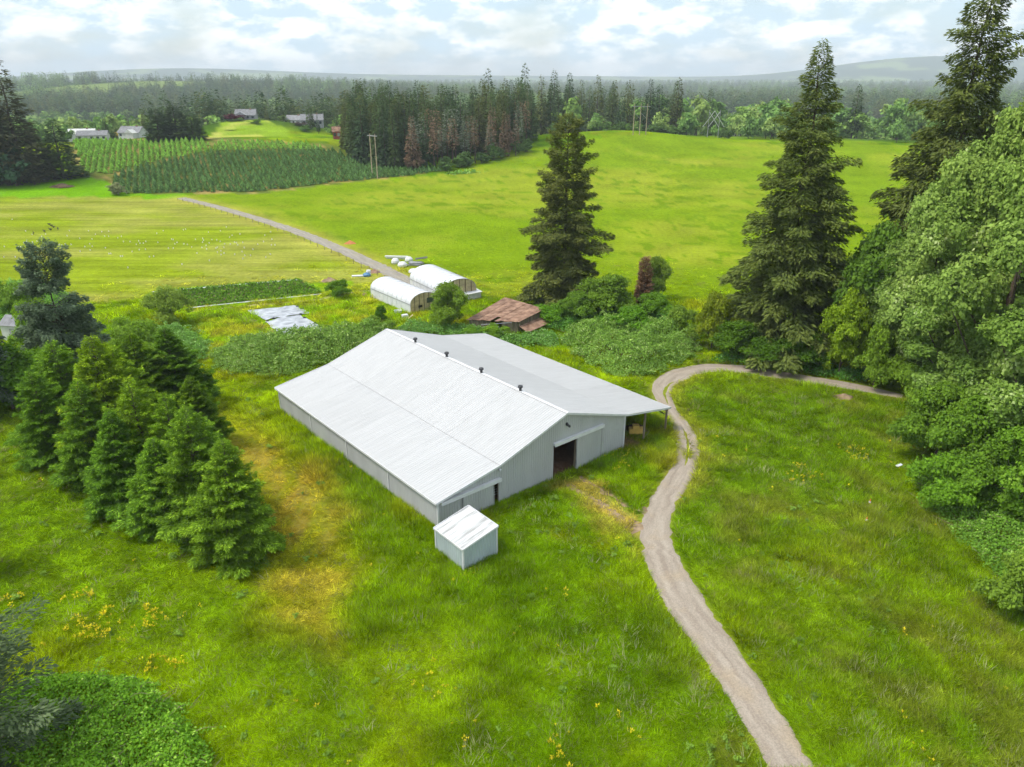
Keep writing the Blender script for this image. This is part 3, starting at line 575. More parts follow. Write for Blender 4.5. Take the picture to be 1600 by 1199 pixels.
    return tm, mesh('crown', V, [Q], {'v': np.repeat(v, 4)})
def tree(name, label, cat, meshes, pos, lm, sc_=1., rz=0., tint=(1, 1, 1), group=None, sxy=None, trunkmat=BARK):
    t_ = thing(name, label, cat, pos, rz, group); a = sxy or sc_; t_.scale = (a, a, sc_)
    obj('trunk', meshes[0], trunkmat, t_); c = obj('crown', meshes[1], lm, t_); c.color = (*tint, 1); return t_

# ------------------------------------------------------------------ hero conifers
FIRA = conifer(5, 34, 9.0, 230, 36, .7, .26, start=.04, droop=.42, pw=.5, irr=.6, topr=.05, hang=.5, up0=-.02, up1=.75)
FIRB = conifer(9, 46, 13.8, 330, 28, .8, .28, start=.02, droop=.5, pw=.85, irr=.6, topr=.02, hang=.6, up0=.04, up1=.5)
p_ = place(880, 474); tree('douglas_fir', 'tall dark fir with rounded top behind the rusty shed', 'tree', FIRA, p_, L_FIR, rise(p_, 182) / 34, .4, (1.0, .95, .95))
p_ = place(1216, 548); tree('douglas_fir', 'tallest pointed fir in full view right of the field, skirted to the ground', 'tree', FIRB, p_, L_FIR, rise(p_, 62) / 46, 1.3, (1, 1.06, .95))
p_ = place(1424, 562); tree('douglas_fir', 'huge dark fir cut off by the top edge above the cottonwoods', 'tree', FIRB, p_, L_FIR, rise(p_, -95) / 46, 4.1, (.92, .95, .9), sxy=1.02)
# ------------------------------------------------------------------ row of young firs on the left lawn
ROWM = [conifer(20 + k, 13, 5.4, (240, 200, 280, 170)[k], 84, .38, .095, start=.02, droop=(.22, .3, .15, .25)[k], pw=(.84, .76, .95, .8)[k], irr=(.35, .5, .3, .55)[k], topr=.05, hang=.3, up0=.02, up1=.75, tip=.6, vb=.38, vj=.09) for k in range(4)]
ROWT = [(368, 868, 690, 4.4, 'nearest young fir of the left row, bushy to the ground', (1, 1, 1)), (318, 826, 636, 4.6, 'second young fir of the left row, just behind the nearest one', (.92, .95, 1)), (262, 820, 684, 3.6, 'shorter young fir on the lawn side of the left row', (.85, .95, 1)),
        (246, 772, 594, 5.0, 'third tall fir in the middle of the left row', (1.1, 1.06, .85)), (184, 722, 528, 5.3, 'fourth fir of the left row with yellow-green tips', (1.25, 1.12, .8)), (122, 676, 533, 5.2, 'farthest fir at the left end of the row', (.9, .96, 1.05)), (284, 636, 514, 5.6, 'separate dark fir between the left row and the barn', (.6, .7, .8)),
        (338, 800, 655, 3.6, 'short fir filling the gap behind the nearest fir of the row', (.75, .88, 1.05)), (236, 650, 522, 4.6, 'slim fir beside the separate dark fir', (.8, .82, .75)), (150, 752, 600, 4.2, 'fir on the lawn side at the far end of the left row', (.8, .88, .95)),
        (205, 790, 640, 4.0, 'dark fir on the lawn side in the middle of the row', (.7, .82, .95)), (292, 778, 618, 4.0, 'pointed fir on the barn side of the row, behind the second fir', (1.0, 1.02, .9)), (205, 690, 540, 4.6, 'light green fir on the barn side of the far row end', (1.2, 1.15, .9)), (92, 715, 580, 4.0, 'leftmost fir of the row, low on the lawn edge', (.72, .82, .9)),
        (320, 700, 590, 3.4, 'small dull fir standing below the separate dark fir', (.7, .72, .7))]
for k, (bx, by, ty, rad_, lab, tn) in enumerate(ROWT):
    p_ = place(bx, by); h_ = rise(p_, ty); tree('young_fir', lab, 'tree', ROWM[k % 4], p_, L_ROW, h_ / 13, k * 1.7, tn, 'young firs left of the barn', sxy=rad_ / 5.4 * (1.05 + .16 * (k % 3) / 2)).rotation_euler = (.05 * math.sin(k * 2.3), .05 * math.cos(k * 1.9), k * 1.7)
# ------------------------------------------------------------------ blue spruces at the left edge
BLU = conifer(40, 16, 5.4, 170, 55, .5, .24, start=.1, droop=.3, pw=.45, irr=.45, gap=(.62, .7), topr=.28, hang=.25, up0=0, up1=.5)
BLU2 = conifer(41, 18, 5.5, 190, 36, .5, .22, start=.12, droop=.4, pw=.7, irr=.5, topr=.05, hang=.4, up0=0, up1=.6)
p_ = place(118, 612); tree('blue_spruce', 'grey-blue spruce with a bare gap below its round top', 'tree', BLU, p_, L_BLUE, rise(p_, 388) / 16, .9, (1.1, 1.05, .8), sxy=.85)
p_ = place(-8, 650); tree('blue_spruce', 'ragged spruce cut by the left edge beside the grey shed', 'tree', BLU2, p_, L_BLUE, rise(p_, 395) / 18, 2.2, (.85, .8, .65), sxy=.85)
p_ = on_z(-70, 1240); tree('blue_spruce', 'near spruce whose long twiggy branches reach in at the bottom left corner', 'tree', conifer(44, 11, 8.8, 80, 34, .42, .15, start=.12, droop=.2, pw=.32, irr=.5, topr=.03, hang=.25, up0=.1, up1=.5), p_, L_BLUE, 1., 1.1, (.85, .82, .5), trunkmat=TWIG)
p_ = on_z(-68, 905); tree('blue_spruce', 'spruce mostly outside the left edge, only a twig tip showing by the lawn', 'tree', BLU2, p_, L_BLUE, .55, 5., (.7, .68, .62))
# ------------------------------------------------------------------ cottonwoods and maples on the right
COT = [broadleaf(60, 32, 9.5, .02, 620, 170, .4, .088, .55, .25, .45, 20, elong=1.2, nl=26, lr=.245), broadleaf(61, 36, 11, .02, 760, 170, .42, .082, .55, .25, .5, 20, elong=1.25, nl=32, lr=.235)]
for k, (bx, by, ty, mi, sx_, lab, tn) in enumerate([(1395, 590, 330, 0, .8, 'pale leafy cottonwood nearest the tall fir', (.95, .97, .95)), (1440, 618, 200, 1, .85, 'tall pale cottonwood under the huge dark fir', (1.05, 1.04, 1.05)),
                                              (1484, 645, 128, 1, .9, 'very tall pale cottonwood between its two tall neighbours', (1.08, 1.04, 1.05)), (1535, 690, 118, 1, .95, 'tallest cottonwood, cut by the right edge', (1, 1, .95)), (1495, 672, 400, 0, .85, 'lower cottonwood in front of the tall ones', (.85, .92, .8)),
                                              (1600, 765, 400, 0, .9, 'cottonwood cut by the right edge above the bramble bank', (.85, .9, .75))]):
    p_ = place(bx, by); h_ = rise(p_, ty); tree('cottonwood', lab, 'tree', COT[mi], p_, L_COT, h_ / (32, 36)[mi], k * 2.1 + .4, tn, 'cottonwoods on the right', sxy=sx_)
MAP = [broadleaf(70, 12, 5, .03, 330, 95, .32, .13, .8, .35, .4, 12, nl=14), broadleaf(71, 8, 4.4, .0, 260, 90, .28, .14, .8, .35, .45, 10, nl=11), broadleaf(72, 5, 3.4, .0, 170, 85, .24, .16, .8, .4, .45, 6, nl=8, lr=.45)]
def bush(px, py, ty, mi, sx_, lab, tn=(1, 1, 1), name='shrub', cat='shrub', lm=None, rz=None, grp=None):
    p_ = place(px, py); h_ = rise(p_, ty); return tree(name, lab, cat, MAP[mi], p_, lm or L_DEC, h_ / (12, 8, 5)[mi], (px * .37) % 6.28 if rz is None else rz, tn, grp, sxy=sx_)
bush(1348, 575, 345, 0, 1.35, 'dark green maple between the tallest fir and the cottonwoods', (.62, .72, .8), 'maple_tree', 'tree')
bush(1312, 588, 450, 0, .75, 'yellow-green young maple at the foot of the tallest fir', (1.15, 1.1, .6), 'maple_tree', 'tree')
bush(1365, 605, 500, 1, .8, 'bright green shrub where the track meets the trees', (.95, 1, .8))
bush(1462, 716, 600, 1, 1.0, 'leafy shrub at the grass edge below the cottonwoods', (.85, .95, .8))
bush(1440, 664, 560, 1, .95, 'rounded shrub left of the lower cottonwood', (.95, 1, .85))
bush(1520, 760, 620, 1, 1.25, 'broad dark shrub under the lower cottonwood', (.75, .88, .75))
bush(1575, 820, 660, 0, .9, 'tall green shrub cut by the right edge over the bank', (.8, .95, .75))
bush(1478, 790, 715, 2, 1.1, 'low leafy shrub halfway down the right bank', (.85, 1.05, .7))
bush(1600, 960, 870, 2, 1.0, 'pale leafy shrub at the right edge near the lower corner', (1, 1, 1))
# ------------------------------------------------------------------ shrubs and small trees behind the barn
bush(702, 512, 441, 1, .9, 'spreading green tree beside the hoop houses', (.95, .95, .9), 'orchard_tree', 'tree')
bush(530, 462, 438, 2, .72, 'small round tree beside the vegetable bed', (.7, .85, .6), 'orchard_tree', 'tree')
bush(596, 502, 478, 2, .33, 'narrow upright sapling before the nearer hoop house', (.45, .62, .45), 'sapling', 'tree')
bush(585, 525, 497, 2, .8, 'grey-green bush below the narrow sapling', (.9, .95, .95))
bush(270, 506, 448, 2, 1.05, 'silvery willow bush between the vegetable bed and the young firs', (1.35, 1.2, 1.5))
bush(948, 500, 428, 1, 1.35, 'wide green bush right of the rounded fir', (.8, .85, .8)); bush(900, 508, 455, 1, .9, 'green bush at the foot of the rounded fir', (.72, .82, .8))
bush(1024, 468, 400, 1, .72, 'pale green rounded tree beside the brown dead cypress', (1.1, 1.02, 1.15), 'small_tree', 'tree')
bush(1020, 505, 458, 1, .95, 'dark green bush below the brown dead cypress', (.68, .85, .68)); bush(1112, 545, 455, 1, .78, 'olive-yellow tall shrub left of the tallest fir', (1.05, .85, .5))
bush(1060, 530, 478, 1, .8, 'grey-green shrub left of the olive-yellow shrub', (.95, .95, .95)); bush(985, 525, 480, 1, 1.0, 'deep green shrub behind the bramble mounds', (.65, .9, .6))
bush(862, 508, 478, 2, 1.1, 'round bush against the corner of the rusty shed', (.72, .98, .62)); bush(1150, 562, 500, 1, 1.0, 'dark shrub under the left skirt of the tallest fir', (.5, .62, .5))
bush(1255, 575, 520, 1, 1.0, 'dark shrub under the right skirt of the tallest fir', (.45, .58, .5)); bush(1200, 572, 530, 2, 1.3, 'low dark shrub at the trunk foot of the tallest fir', (.42, .55, .45))
bush(772, 530, 508, 2, .6, 'vine-covered bush over the fallen poles', (1., 1.1, .8)); bush(738, 530, 512, 2, .6, 'green bush left of the fallen poles', (.8, 1., .75))
bush(20, 640, 540, 1, 1.3, 'dark broad bush at the left edge below the grey shed', (.6, .75, .7)); bush(60, 560, 470, 1, .8, 'light green bush behind the grey shed', (1, 1.1, .7))
bush(215, 560, 500, 2, 1.2, 'pale green bush between the gapped spruce and the young firs', (1.05, 1.1, .95)); bush(70, 630, 545, 1, .9, 'green bush between the grey shed and the young firs', (.9, 1.1, .75))
bush(30, 500, 440, 2, 1.2, 'grey-green bush behind the left edge spruce', (1.05, 1.1, 1.05))
p_ = place(1004, 480); tree('dead_cypress', 'brown dead cypress among the bushes behind the barn', 'tree', conifer(80, 8, 1.6, 110, 60, .4, .18, start=.05, pw=.4, irr=.4, up0=.5, up1=1.6, hang=.1, droop=.1), p_, L_DEAD, rise(p_, 405) / 8, 0)

# ------------------------------------------------------------------ bramble thickets: arching canes under leaves
def thicket(name, label, poly, seed, top, dens, ls, tn=(1, 1, 1), lm=None, lump=2.2):
    g = np.random.default_rng(seed); Wp = np.array([place(*q)[:2] for q in poly]); c = Wp.mean(0); lo, hi = Wp.min(0), Wp.max(0)
    area = .5 * abs(np.dot(Wp[:, 0], np.roll(Wp[:, 1], 1)) - np.dot(Wp[:, 1], np.roll(Wp[:, 0], 1))); n_ = int(area * dens * (2.1 if ls < 1 else 1))
    X = g.uniform(lo, hi, (int(n_ * (hi - lo).prod() / area) + 10, 2)); X = X[inpoly(X[:, 0], X[:, 1], Wp)]; RAG = lambda X: (fbm(X[:, 0] / 1.6, X[:, 1] / 1.6, seed + 50, 3) - .3) * min(3., .12 * math.sqrt(area)) * 1.6
    def edge(X):
        best = np.full(len(X), 1e9)
        for a, b_ in zip(Wp, np.roll(Wp, -1, 0)):
            dd = b_ - a; t_ = np.clip(((X - a) @ dd) / (dd @ dd), 0, 1); best = np.minimum(best, np.linalg.norm(X - a - t_[:, None] * dd, axis=1))
        return best
    def hgt(X): e = edge(X); return top * ss(0, top * 1.3, e) * (.1 + 1.35 * fbm(X[:, 0] / lump, X[:, 1] / lump, seed, 3)) + .12
    X = X[edge(X) > RAG(X) * (.6 + .6 * g.random(len(X)))]; hh = hgt(X); eps = .3; gx = (hgt(X + [eps, 0]) - hgt(X - [eps, 0])) / (2 * eps); gy = (hgt(X + [0, eps]) - hgt(X - [0, eps])) / (2 * eps)
    Z = hh * (1 - .5 * g.random(len(X)) ** 2) + np.abs(g.normal(0, .16, len(X))); P = np.column_stack([X - c, Z])
    Nn = unit(np.column_stack([-gx, -gy, np.ones(len(X))]) + g.normal(0, .8, (len(X), 3))); D = np.cross(Nn, g.normal(0, 1, (len(X), 3))); sz = .55 + .9 * g.random(len(X))
    ls = ls * (.62 if ls < 1 else 1); V, Q = cards(P, D, Nn, ls * sz, ls * .75 * sz); v = np.clip(.6 * g.random(len(X)) + .45 * fbm(X[:, 0] / 1.1, X[:, 1] / 1.1, seed + 3, 2), 0, 1)
    t_ = thing(name, label, 'bramble', (c[0], c[1], 0)); o_ = obj('leaves', mesh('leaves', V, [Q], {'v': np.repeat(v, 4)}), lm or L_BRA, t_); o_.color = (*tn, 1)
    nc = int(min(260, area * .5)) if ls < .5 else 0
    if nc:
        k0 = g.choice(len(X), nc); a_ = g.uniform(0, 6.28, nc); ln = g.uniform(.8, 2.2, nc); up_ = g.uniform(.3, 1.0, nc); f_ = np.linspace(.15, 1, 12); cb = MB(); CP_ = []
        for q in range(nc):
            c3 = np.column_stack([X[k0[q], 0] - c[0] + np.cos(a_[q]) * ln[q] * f_, X[k0[q], 1] - c[1] + np.sin(a_[q]) * ln[q] * f_, hh[k0[q]] * .9 + up_[q] * (2.6 * f_ - 2.3 * f_ ** 2)]); CP_.append(c3); cb.tube(c3[::3], .018, 3, False)
        cb.build('arching_canes', TWIG, t_)['kind'] = 'stuff'; CP_ = np.concatenate(CP_).repeat(3, 0); CP_ = CP_ + g.normal(0, .09, CP_.shape); CP_[:, 2] = np.maximum(CP_[:, 2], .1); m_ = len(CP_)
        V2, Q2 = cards(CP_, g.normal(0, 1, (m_, 3)), np.array([0, 0, 1.]) + g.normal(0, .7, (m_, 3)), ls * g.uniform(.6, 1.5, m_), ls * .7 * np.ones(m_)); o2 = obj('cane_leaves', mesh('cane_leaves', V2, [Q2], {'v': np.repeat(np.clip(.35 + .65 * g.random(m_), 0, 1), 4)}), lm or L_BRA, t_); o2.color = (*tn, 1); o2['kind'] = 'stuff'
    b = MB()
    for k in g.choice(len(X), min(160, len(X)), replace=False):
        q = X[k] - c; r_ = g.normal(0, 1.1, 2); b.tube([(q[0], q[1], 0), (q[0] + r_[0] * .4, q[1] + r_[1] * .4, hh[k] * .7), (q[0] + r_[0], q[1] + r_[1], hh[k] * .95)], [.03, .025, .01], 3, False)
    stuff(b.build('canes', TWIG, t_)); return t_
thicket('bramble_thicket', 'long pale bramble bank behind the left corner of the barn', [(322, 560), (350, 545), (420, 532), (500, 524), (600, 518), (640, 520), (600, 545), (520, 572), (450, 592), (380, 590), (335, 580)], 1, 3.0, 34, .42, (1.08, 1.02, .85))
thicket('bramble_thicket', 'big mounded bramble patch right of the barn roof', [(868, 535), (880, 520), (930, 512), (1000, 510), (1070, 520), (1098, 545), (1090, 565), (1050, 578), (1000, 596), (950, 588), (900, 565)], 2, 3.4, 40, .4, (1.08, 1.05, .8), lump=2.0)
thicket('bramble_thicket', 'bramble strip between the barn roof and the green orchard tree', [(610, 520), (640, 508), (700, 512), (760, 518), (800, 530), (870, 520), (880, 545), (820, 545), (700, 532), (640, 528)], 3, 1.2, 36, .38, (.85, .98, .85))
thicket('bramble_thicket', 'brambles around the young firs and the silvery willow bush', [(180, 545), (230, 515), (290, 515), (330, 535), (325, 565), (290, 590), (200, 580)], 4, 1.8, 34, .4, (1.0, 1.08, .95))
thicket('bramble_thicket', 'bright green bramble patch in the bottom left corner', [(-120, 1100), (60, 1065), (130, 1050), (220, 1060), (300, 1110), (350, 1175), (330, 1260), (-120, 1300)], 5, 1.6, 80, .3, (.95, 1.1, .4), lump=2.2)
thicket('bramble_thicket', 'green bramble bank below the cottonwoods at the right edge', [(1420, 740), (1480, 735), (1620, 780), (1720, 900), (1650, 960), (1580, 940), (1520, 880), (1450, 810)], 6, 1.9, 60, .33, (.85, .95, .5))
thicket('bramble_thicket', 'undergrowth strip along the curved track beneath the firs', [(1095, 566), (1130, 558), (1230, 566), (1330, 580), (1400, 600), (1350, 600), (1240, 584), (1160, 571)], 7, 1.1, 40, .36, (.55, .78, .5))
thicket('bramble_thicket', 'brambles between the rusty shed and the green bushes', [(840, 505), (880, 490), (960, 492), (1040, 500), (1090, 515), (1060, 524), (960, 512), (880, 522), (855, 520)], 8, 2.0, 36, .4, (.7, .95, .6))
thicket('bramble_thicket', 'bramble patch beside the left edge spruce and the grey shed', [(-60, 520), (0, 455), (60, 440), (110, 460), (130, 500), (90, 530)], 9, 2.2, 22, .45, (.95, 1.1, .85))
thicket('bramble_thicket', 'pale bramble line along the fir stand at the field edge', [(686, 272), (760, 262), (830, 240), (925, 216), (945, 218), (850, 246), (770, 270), (700, 276)], 10, 2.4, 3., 1.1, (1.15, 1.2, 1.0), lump=6)

# ------------------------------------------------------------------ hoop houses and neighbours
def frame_of(A, B, C_):
    A, B, C_ = (np.array(q[:2]) for q in (A, B, C_)); v = B - A; L = np.linalg.norm(v); v /= L; u = np.array([v[1], -v[0]]); Wd = float(np.dot(C_ - A, u)); return A, u, v, L, Wd
def hoop_house(label, A, B, Wd, H, wallh, door):
    A = np.array(A[:2]); v = np.array(B[:2]) - A; L = np.linalg.norm(v); v /= L; rz = math.atan2(-v[0], v[1])       # local y runs away from the door end
    t_ = thing('hoop_house', label, 'greenhouse', (A[0], A[1], 0), rz, 'hoop houses'); n_ = 18
    def arch(k): a = math.pi * k / n_; return Wd / 2 - Wd / 2 * math.cos(a), wallh + (H - wallh) * math.sin(a) ** .9
    pr = [(0, 0)] + [arch(k) for k in range(n_ + 1)] + [(Wd, 0)]; nbay = 9; V = []; Q = []
    for j_ in range(nbay * 2 + 1):
        sag = .035 if j_ % 2 else 0.
        for (x, z) in pr: cx = (x - Wd / 2); V.append((Wd / 2 + cx * (1 - sag), L * j_ / (nbay * 2), z * (1 - sag * .8)))
    k_ = len(pr)
    for j_ in range(nbay * 2):
        for q in range(k_ - 1): Q.append((j_ * k_ + q, j_ * k_ + q + 1, (j_ + 1) * k_ + q + 1, (j_ + 1) * k_ + q))
    obj('plastic_cover', mesh('plastic_cover', V, [Q], None, True), PLASTIC, t_)
    for j_ in range(nbay + 1):
        b = MB(); b.tube([(Wd / 2 + (x - Wd / 2) * 1.004, L * j_ / nbay, z * 1.004) for x, z in pr], .03, 5); b.build('hoop', mat('hoop_pipe', (.5, .5, .52), .4), t_)
    b = MB(); b.box(-.04, -.015, 0, L, wallh - .06, wallh + .05); b.build('side_rail', GREYCON, t_)
    b = MB(); b.box(-.05, -.02, 0, L, .0, .3); b.build('base_board', TRIM, t_)
    for y_ in (.04, L - .04):
        me = bpy.data.meshes.new('end_wall'); me.from_pydata([(x * .985 + .0075 * Wd, y_, z * .985) for x, z in pr], [], [tuple(range(len(pr)))]); me.update(); e_ = obj('end_wall', me, PALEWOOD if y_ < 1 else PLASTIC, t_)
        if y_ < 1:
            for x in np.linspace(.15, .85, 5): b = MB(); zt = np.interp(x * Wd, [q[0] for q in pr[1:-1]], [q[1] for q in pr[1:-1]]); b.box(x * Wd - .05, x * Wd + .05, -.05, .03, 0, zt * .98); b.build('stud', WOOD if door else EARTH, e_)
    if door:
        b = MB(); b.box(Wd * .6, Wd * .82, -.09, -.055, 1.5, 2.5); b.build('window', GLASS, t_)
        b = MB(); b.box(Wd * .28, Wd * .42, -.09, -.055, .9, 1.35); b.build('vent_opening', BLACKPL, t_)
    return t_
hA, hB = on_z(642, 491), on_z(580, 464); hoop_house('nearer white plastic hoop house with a pale plywood end', hA, hB, 6.0, 3.6, 1.75, True)
hA2, hB2 = on_z(692, 474), on_z(641, 449); hoop_house('farther white plastic hoop house beside the field', hA2, hB2, 7.6, 4.3, 1.8, False)
A = on_z(722, 472); ws = thing('white_lean_shed', 'low white-roofed box shed between the hoop house and rusty shed', 'shed', A, math.radians(38))
b = MB(); b.box(0, 4.6, 0, 4.0, 0, 1.2); b.build('wall', SIDING, ws)
b = MB(); b.add([(-.2, -.2, 1.25), (4.8, -.2, 1.25), (4.8, 4.2, 1.75), (-.2, 4.2, 1.75), (-.2, -.2, 1.33), (4.8, -.2, 1.33), (4.8, 4.2, 1.83), (-.2, 4.2, 1.83)], [(3, 2, 1, 0), (4, 5, 6, 7), (0, 1, 5, 4), (1, 2, 6, 5), (2, 3, 7, 6), (3, 0, 4, 7)]); b.build('roof', TRIM, ws)
# rusty shed: separate sheets on a sloping roof
c0, c1, c2, c3 = on_z(729, 500, 1.9), on_z(811, 503, 2.3), on_z(851, 483, 3.0), on_z(789, 465, 3.0)
rs = thing('rusty_shed', 'sagging shed with a rusty brown sheet roof behind the barn', 'shed', (c1[0], c1[1], 0)); O = np.array([c1[0], c1[1], 0]); g = np.random.default_rng(4)
NP = 11
for k in range(NP):
    f0, f1_ = k / NP, (k + 1) / NP + .012; a0 = c0 + (c1 - c0) * f0; a1 = c0 + (c1 - c0) * f1_; b0 = c3 + (c2 - c3) * f0; b1 = c3 + (c2 - c3) * f1_
    if k == 5: a0 = a0 + (b0 - a0) * .2; a1 = a1 + (b1 - a1) * .2
    dz = np.array([0, 0, .035 * (k % 2) + g.uniform(0, .05)]); ex = (a0 - b0) * g.uniform(-.01, .03)
    pts = [a0 + dz + ex - O, a1 + dz + ex - O, b1 + dz - O, b0 + dz - O]; lowp = [q - np.array([0, 0, .03]) for q in pts]
    b = MB(); b.add(lowp + pts, [(3, 2, 1, 0), (4, 5, 6, 7), (0, 1, 5, 4), (1, 2, 6, 5), (2, 3, 7, 6), (3, 0, 4, 7)]); o_ = b.build('roof_sheet', RUST, rs)
gnd = lambda q: np.array([q[0], q[1], 0.])
for (qa, qb) in ((c1, c2), (c2, c3), (c3, c0), (c0, c1)):
    b = MB(); i_ = (c0 + c1 + c2 + c3) / 4; A_, B_ = qa + (i_ - qa) * .06 - O, qb + (i_ - qb) * .06 - O; nB = 9
    for k in range(nB):
        if qa is c0 and k in (4, 5): continue
        P0, P1 = A_ + (B_ - A_) * k / nB, A_ + (B_ - A_) * (k + .94) / nB; b = MB(); b.add([(P0[0], P0[1], 0), (P1[0], P1[1], 0), (P1[0], P1[1], P1[2] - .1), (P0[0], P0[1], P0[2] - .1)], [(0, 1, 2, 3)]); b.build('wall_board', WOOD, rs)
a_, b_, = c1 - O, c2 - O; outw = unit(np.array([b_[1] - a_[1], -(b_[0] - a_[0]), 0])); q = [a_ + np.array([0, 0, -.75]), b_ + np.array([0, 0, -1.2]), b_ + outw * 1.9 + np.array([0, 0, -1.9]), a_ + outw * 1.9 + np.array([0, 0, -1.5])]
b = MB(); b.add(q + [p - np.array([0, 0, .04]) for p in q], [(0, 1, 2, 3), (7, 6, 5, 4), (0, 4, 5, 1), (1, 5, 6, 2), (2, 6, 7, 3), (3, 7, 4, 0)]); b.build('awning', RUST, rs)
for q_ in (q[2], q[3]): b = MB(); b.bar((q_[0], q_[1], 0), (q_[0], q_[1], q_[2] - .03), .12, .12); b.build('awning_post', WOOD, rs)
fp = thing('pole_frame', 'fallen grey poles leaning together before the rusty shed', 'pole frame', on_z(772, 526))
for (dx, dy, ex, ez) in ((-1.5, -.6, .1, 2.3), (.2, -1.0, .05, 2.3), (2.6, -1.2, .15, 2.3), (-2.2, 1.2, 3.0, 2.4)): b = MB(); b.tube([(dx, dy, 0 if ez < 2.4 else 1.7), (ex, .2, ez)], [.07, .05], 5); b.build('pole', GREYCON, fp)
# grey garden shed at the left edge
A = on_z(6, 532); gs = thing('garden_shed', 'pale grey garden shed half hidden by the left edge spruce', 'shed', A, math.radians(-10))
b = MB(); b.box(0, 4.2, 0, 3.6, 0, 2.7); b.add([(0, 0, 2.7), (0, 3.6, 2.7), (0, 1.8, 3.9), (4.2, 0, 2.7), (4.2, 3.6, 2.7), (4.2, 1.8, 3.9)], [(0, 2, 1), (3, 4, 5)]); b.build('wall', SIDING, gs)
for y0, y1 in ((-.25, 1.8), (3.85, 1.8)): b = MB(); b.bar((-.2, (y0 + y1) / 2, 3.27), (4.4, (y0 + y1) / 2, 3.27), 2.4, .08, up=(0, -(1.2 if y0 < 1 else -1.2), 1.9)); b.build('roof', SHINGLE, gs)
b = MB(); b.box(1.6, 2.5, -.05, -.01, .05, 2.1); b.build('door', GREYCON, gs)

# ------------------------------------------------------------------ vegetable bed, tarps, soil strips
def quadgrid(P, nu, nv): 
    a, b_, c_, d_ = (np.array(on_z(*q)) for q in P); u = np.linspace(0, 1, nu)[None, :, None]; v = np.linspace(0, 1, nv)[:, None, None]
    return (a * (1 - u) + b_ * u) * (1 - v) + (d_ * (1 - u) + c_ * u) * v
def gridfaces(nu, nv): a = np.arange(nv - 1)[:, None] * nu + np.arange(nu - 1)[None]; return np.stack([a, a + 1, a + nu + 1, a + nu], -1).reshape(-1, 4)
BEDQ = [(238, 457), (468, 438), (506, 460), (298, 482)]
bed = thing('vegetable_bed', 'long planted vegetable bed with green crop rows beside the mown field', 'vegetable bed', on_z(238, 457)); O = np.array(on_z(238, 457))
G_ = quadgrid(BEDQ, 30, 12); G_[..., 2] = .03; obj('soil', mesh('soil', G_ - O, [gridfaces(30, 12)]), EARTH, bed)
G_ = quadgrid(BEDQ, 400, 13); g = np.random.default_rng(3)
for r_ in range(6):
    line = G_[2 * r_ + 1]; k = g.integers(0, 400, 1100); P = line[k] - O + g.normal(0, .28, (1100, 3)); P[:, 2] = .1 + .4 * g.random(1100)
    V, Q = cards(P, g.normal(0, 1, (1100, 3)), np.array([0, 0, 1.]) + g.normal(0, .5, (1100, 3)), .5 * np.ones(1100), .32 * np.ones(1100)); o_ = obj('crop_row', mesh('crop_row', V, [Q], {'v': np.repeat(g.random(1100), 4)}), L_DEC, bed); o_.color = (.7, .9, .65, 1)
for r_, wd in ((0, .5), (12, .4)):
    V = np.concatenate([G_[r_][::8] - O + np.array([0, -wd, .12]), G_[r_][::8] - O + np.array([0, wd, .1])]); m_ = len(V) // 2; V[:, 2] += .06 * g.random(len(V)); k = np.arange(m_ - 1); obj('row_cover', mesh('row_cover', V, [np.stack([k, k + 1, k + 1 + m_, k + m_], -1)]), mat('row_cover', (.45, .48, .47), .7, .3), bed)
for lab, Pq, sd2 in (('upper silver-grey tarp lying beside the vegetable bed', [(388, 487), (460, 478), (484, 490), (413, 501)], 1), ('lower silver-grey tarp, the larger one, lying near the bramble bank', [(412, 503), (468, 493), (517, 520), (448, 529)], 2)):
    G_ = quadgrid(Pq, 40, 30); O = G_[0, 0].copy(); X, Y = G_[..., 0], G_[..., 1]; G_[..., 2] = .05 + .22 * fbm(X / 1.5, Y / 1.5, sd2) ** 2 + .1 * fbm(X / .5, Y / 3, sd2 + 7); G_[..., :2] += (np.dstack([fbm(X / 2, Y / 2, 5), fbm(X / 2, Y / 2, 9)]) - .5) * 1.2
    tp = thing('tarp', lab, 'tarp', O, 0, 'silver tarps'); obj('sheet', mesh('sheet', G_ - O, [gridfaces(40, 30)], None, True), TARP, tp)
    for (iu, iv) in ((0, 3), (5, 39), (29, 8), (15, 39), (29, 30)): b = MB(); q = G_[iu, iv] - O; b.lathe([(.28, 0), (.33, .1), (.22, .22), (.05, .27)], (q[0], q[1], .03), 7); b.build('sandbag', BLACKPL, tp)
def patch(name, pts, wd, mt, z=.03, seed=0): return strip(name, *offs(pts, wd), mt, z, seed=seed, jit=.5)
patch('soil_strip', [(376, 490), (400, 505), (425, 520), (446, 532)], [.8, 1.6, 1.8, 2.2], DIRT, .035, 5)
patch('soil_strip', [(545, 485), (560, 491), (572, 497)], [.7, 1.4, .8], DIRT, .035, 7)
patch('soil_path', [(300, 487), (400, 477), (500, 468), (560, 455), (585, 455)], [.6, .9, .8, 1.6, 1.8], mat('dry_path', (.36, .31, .16), 1, .25, .8), .03, 9)
patch('dirt_ruts', [(885, 757), (925, 783), (962, 805), (1000, 830)], [1.2, 1., 1.3, 2.4], DIRT, .03, 31); patch('dirt_ruts', [(905, 745), (945, 767), (985, 790), (1012, 800)], [.8, .8, 1.4, 1.5], DIRT, .028, 33)
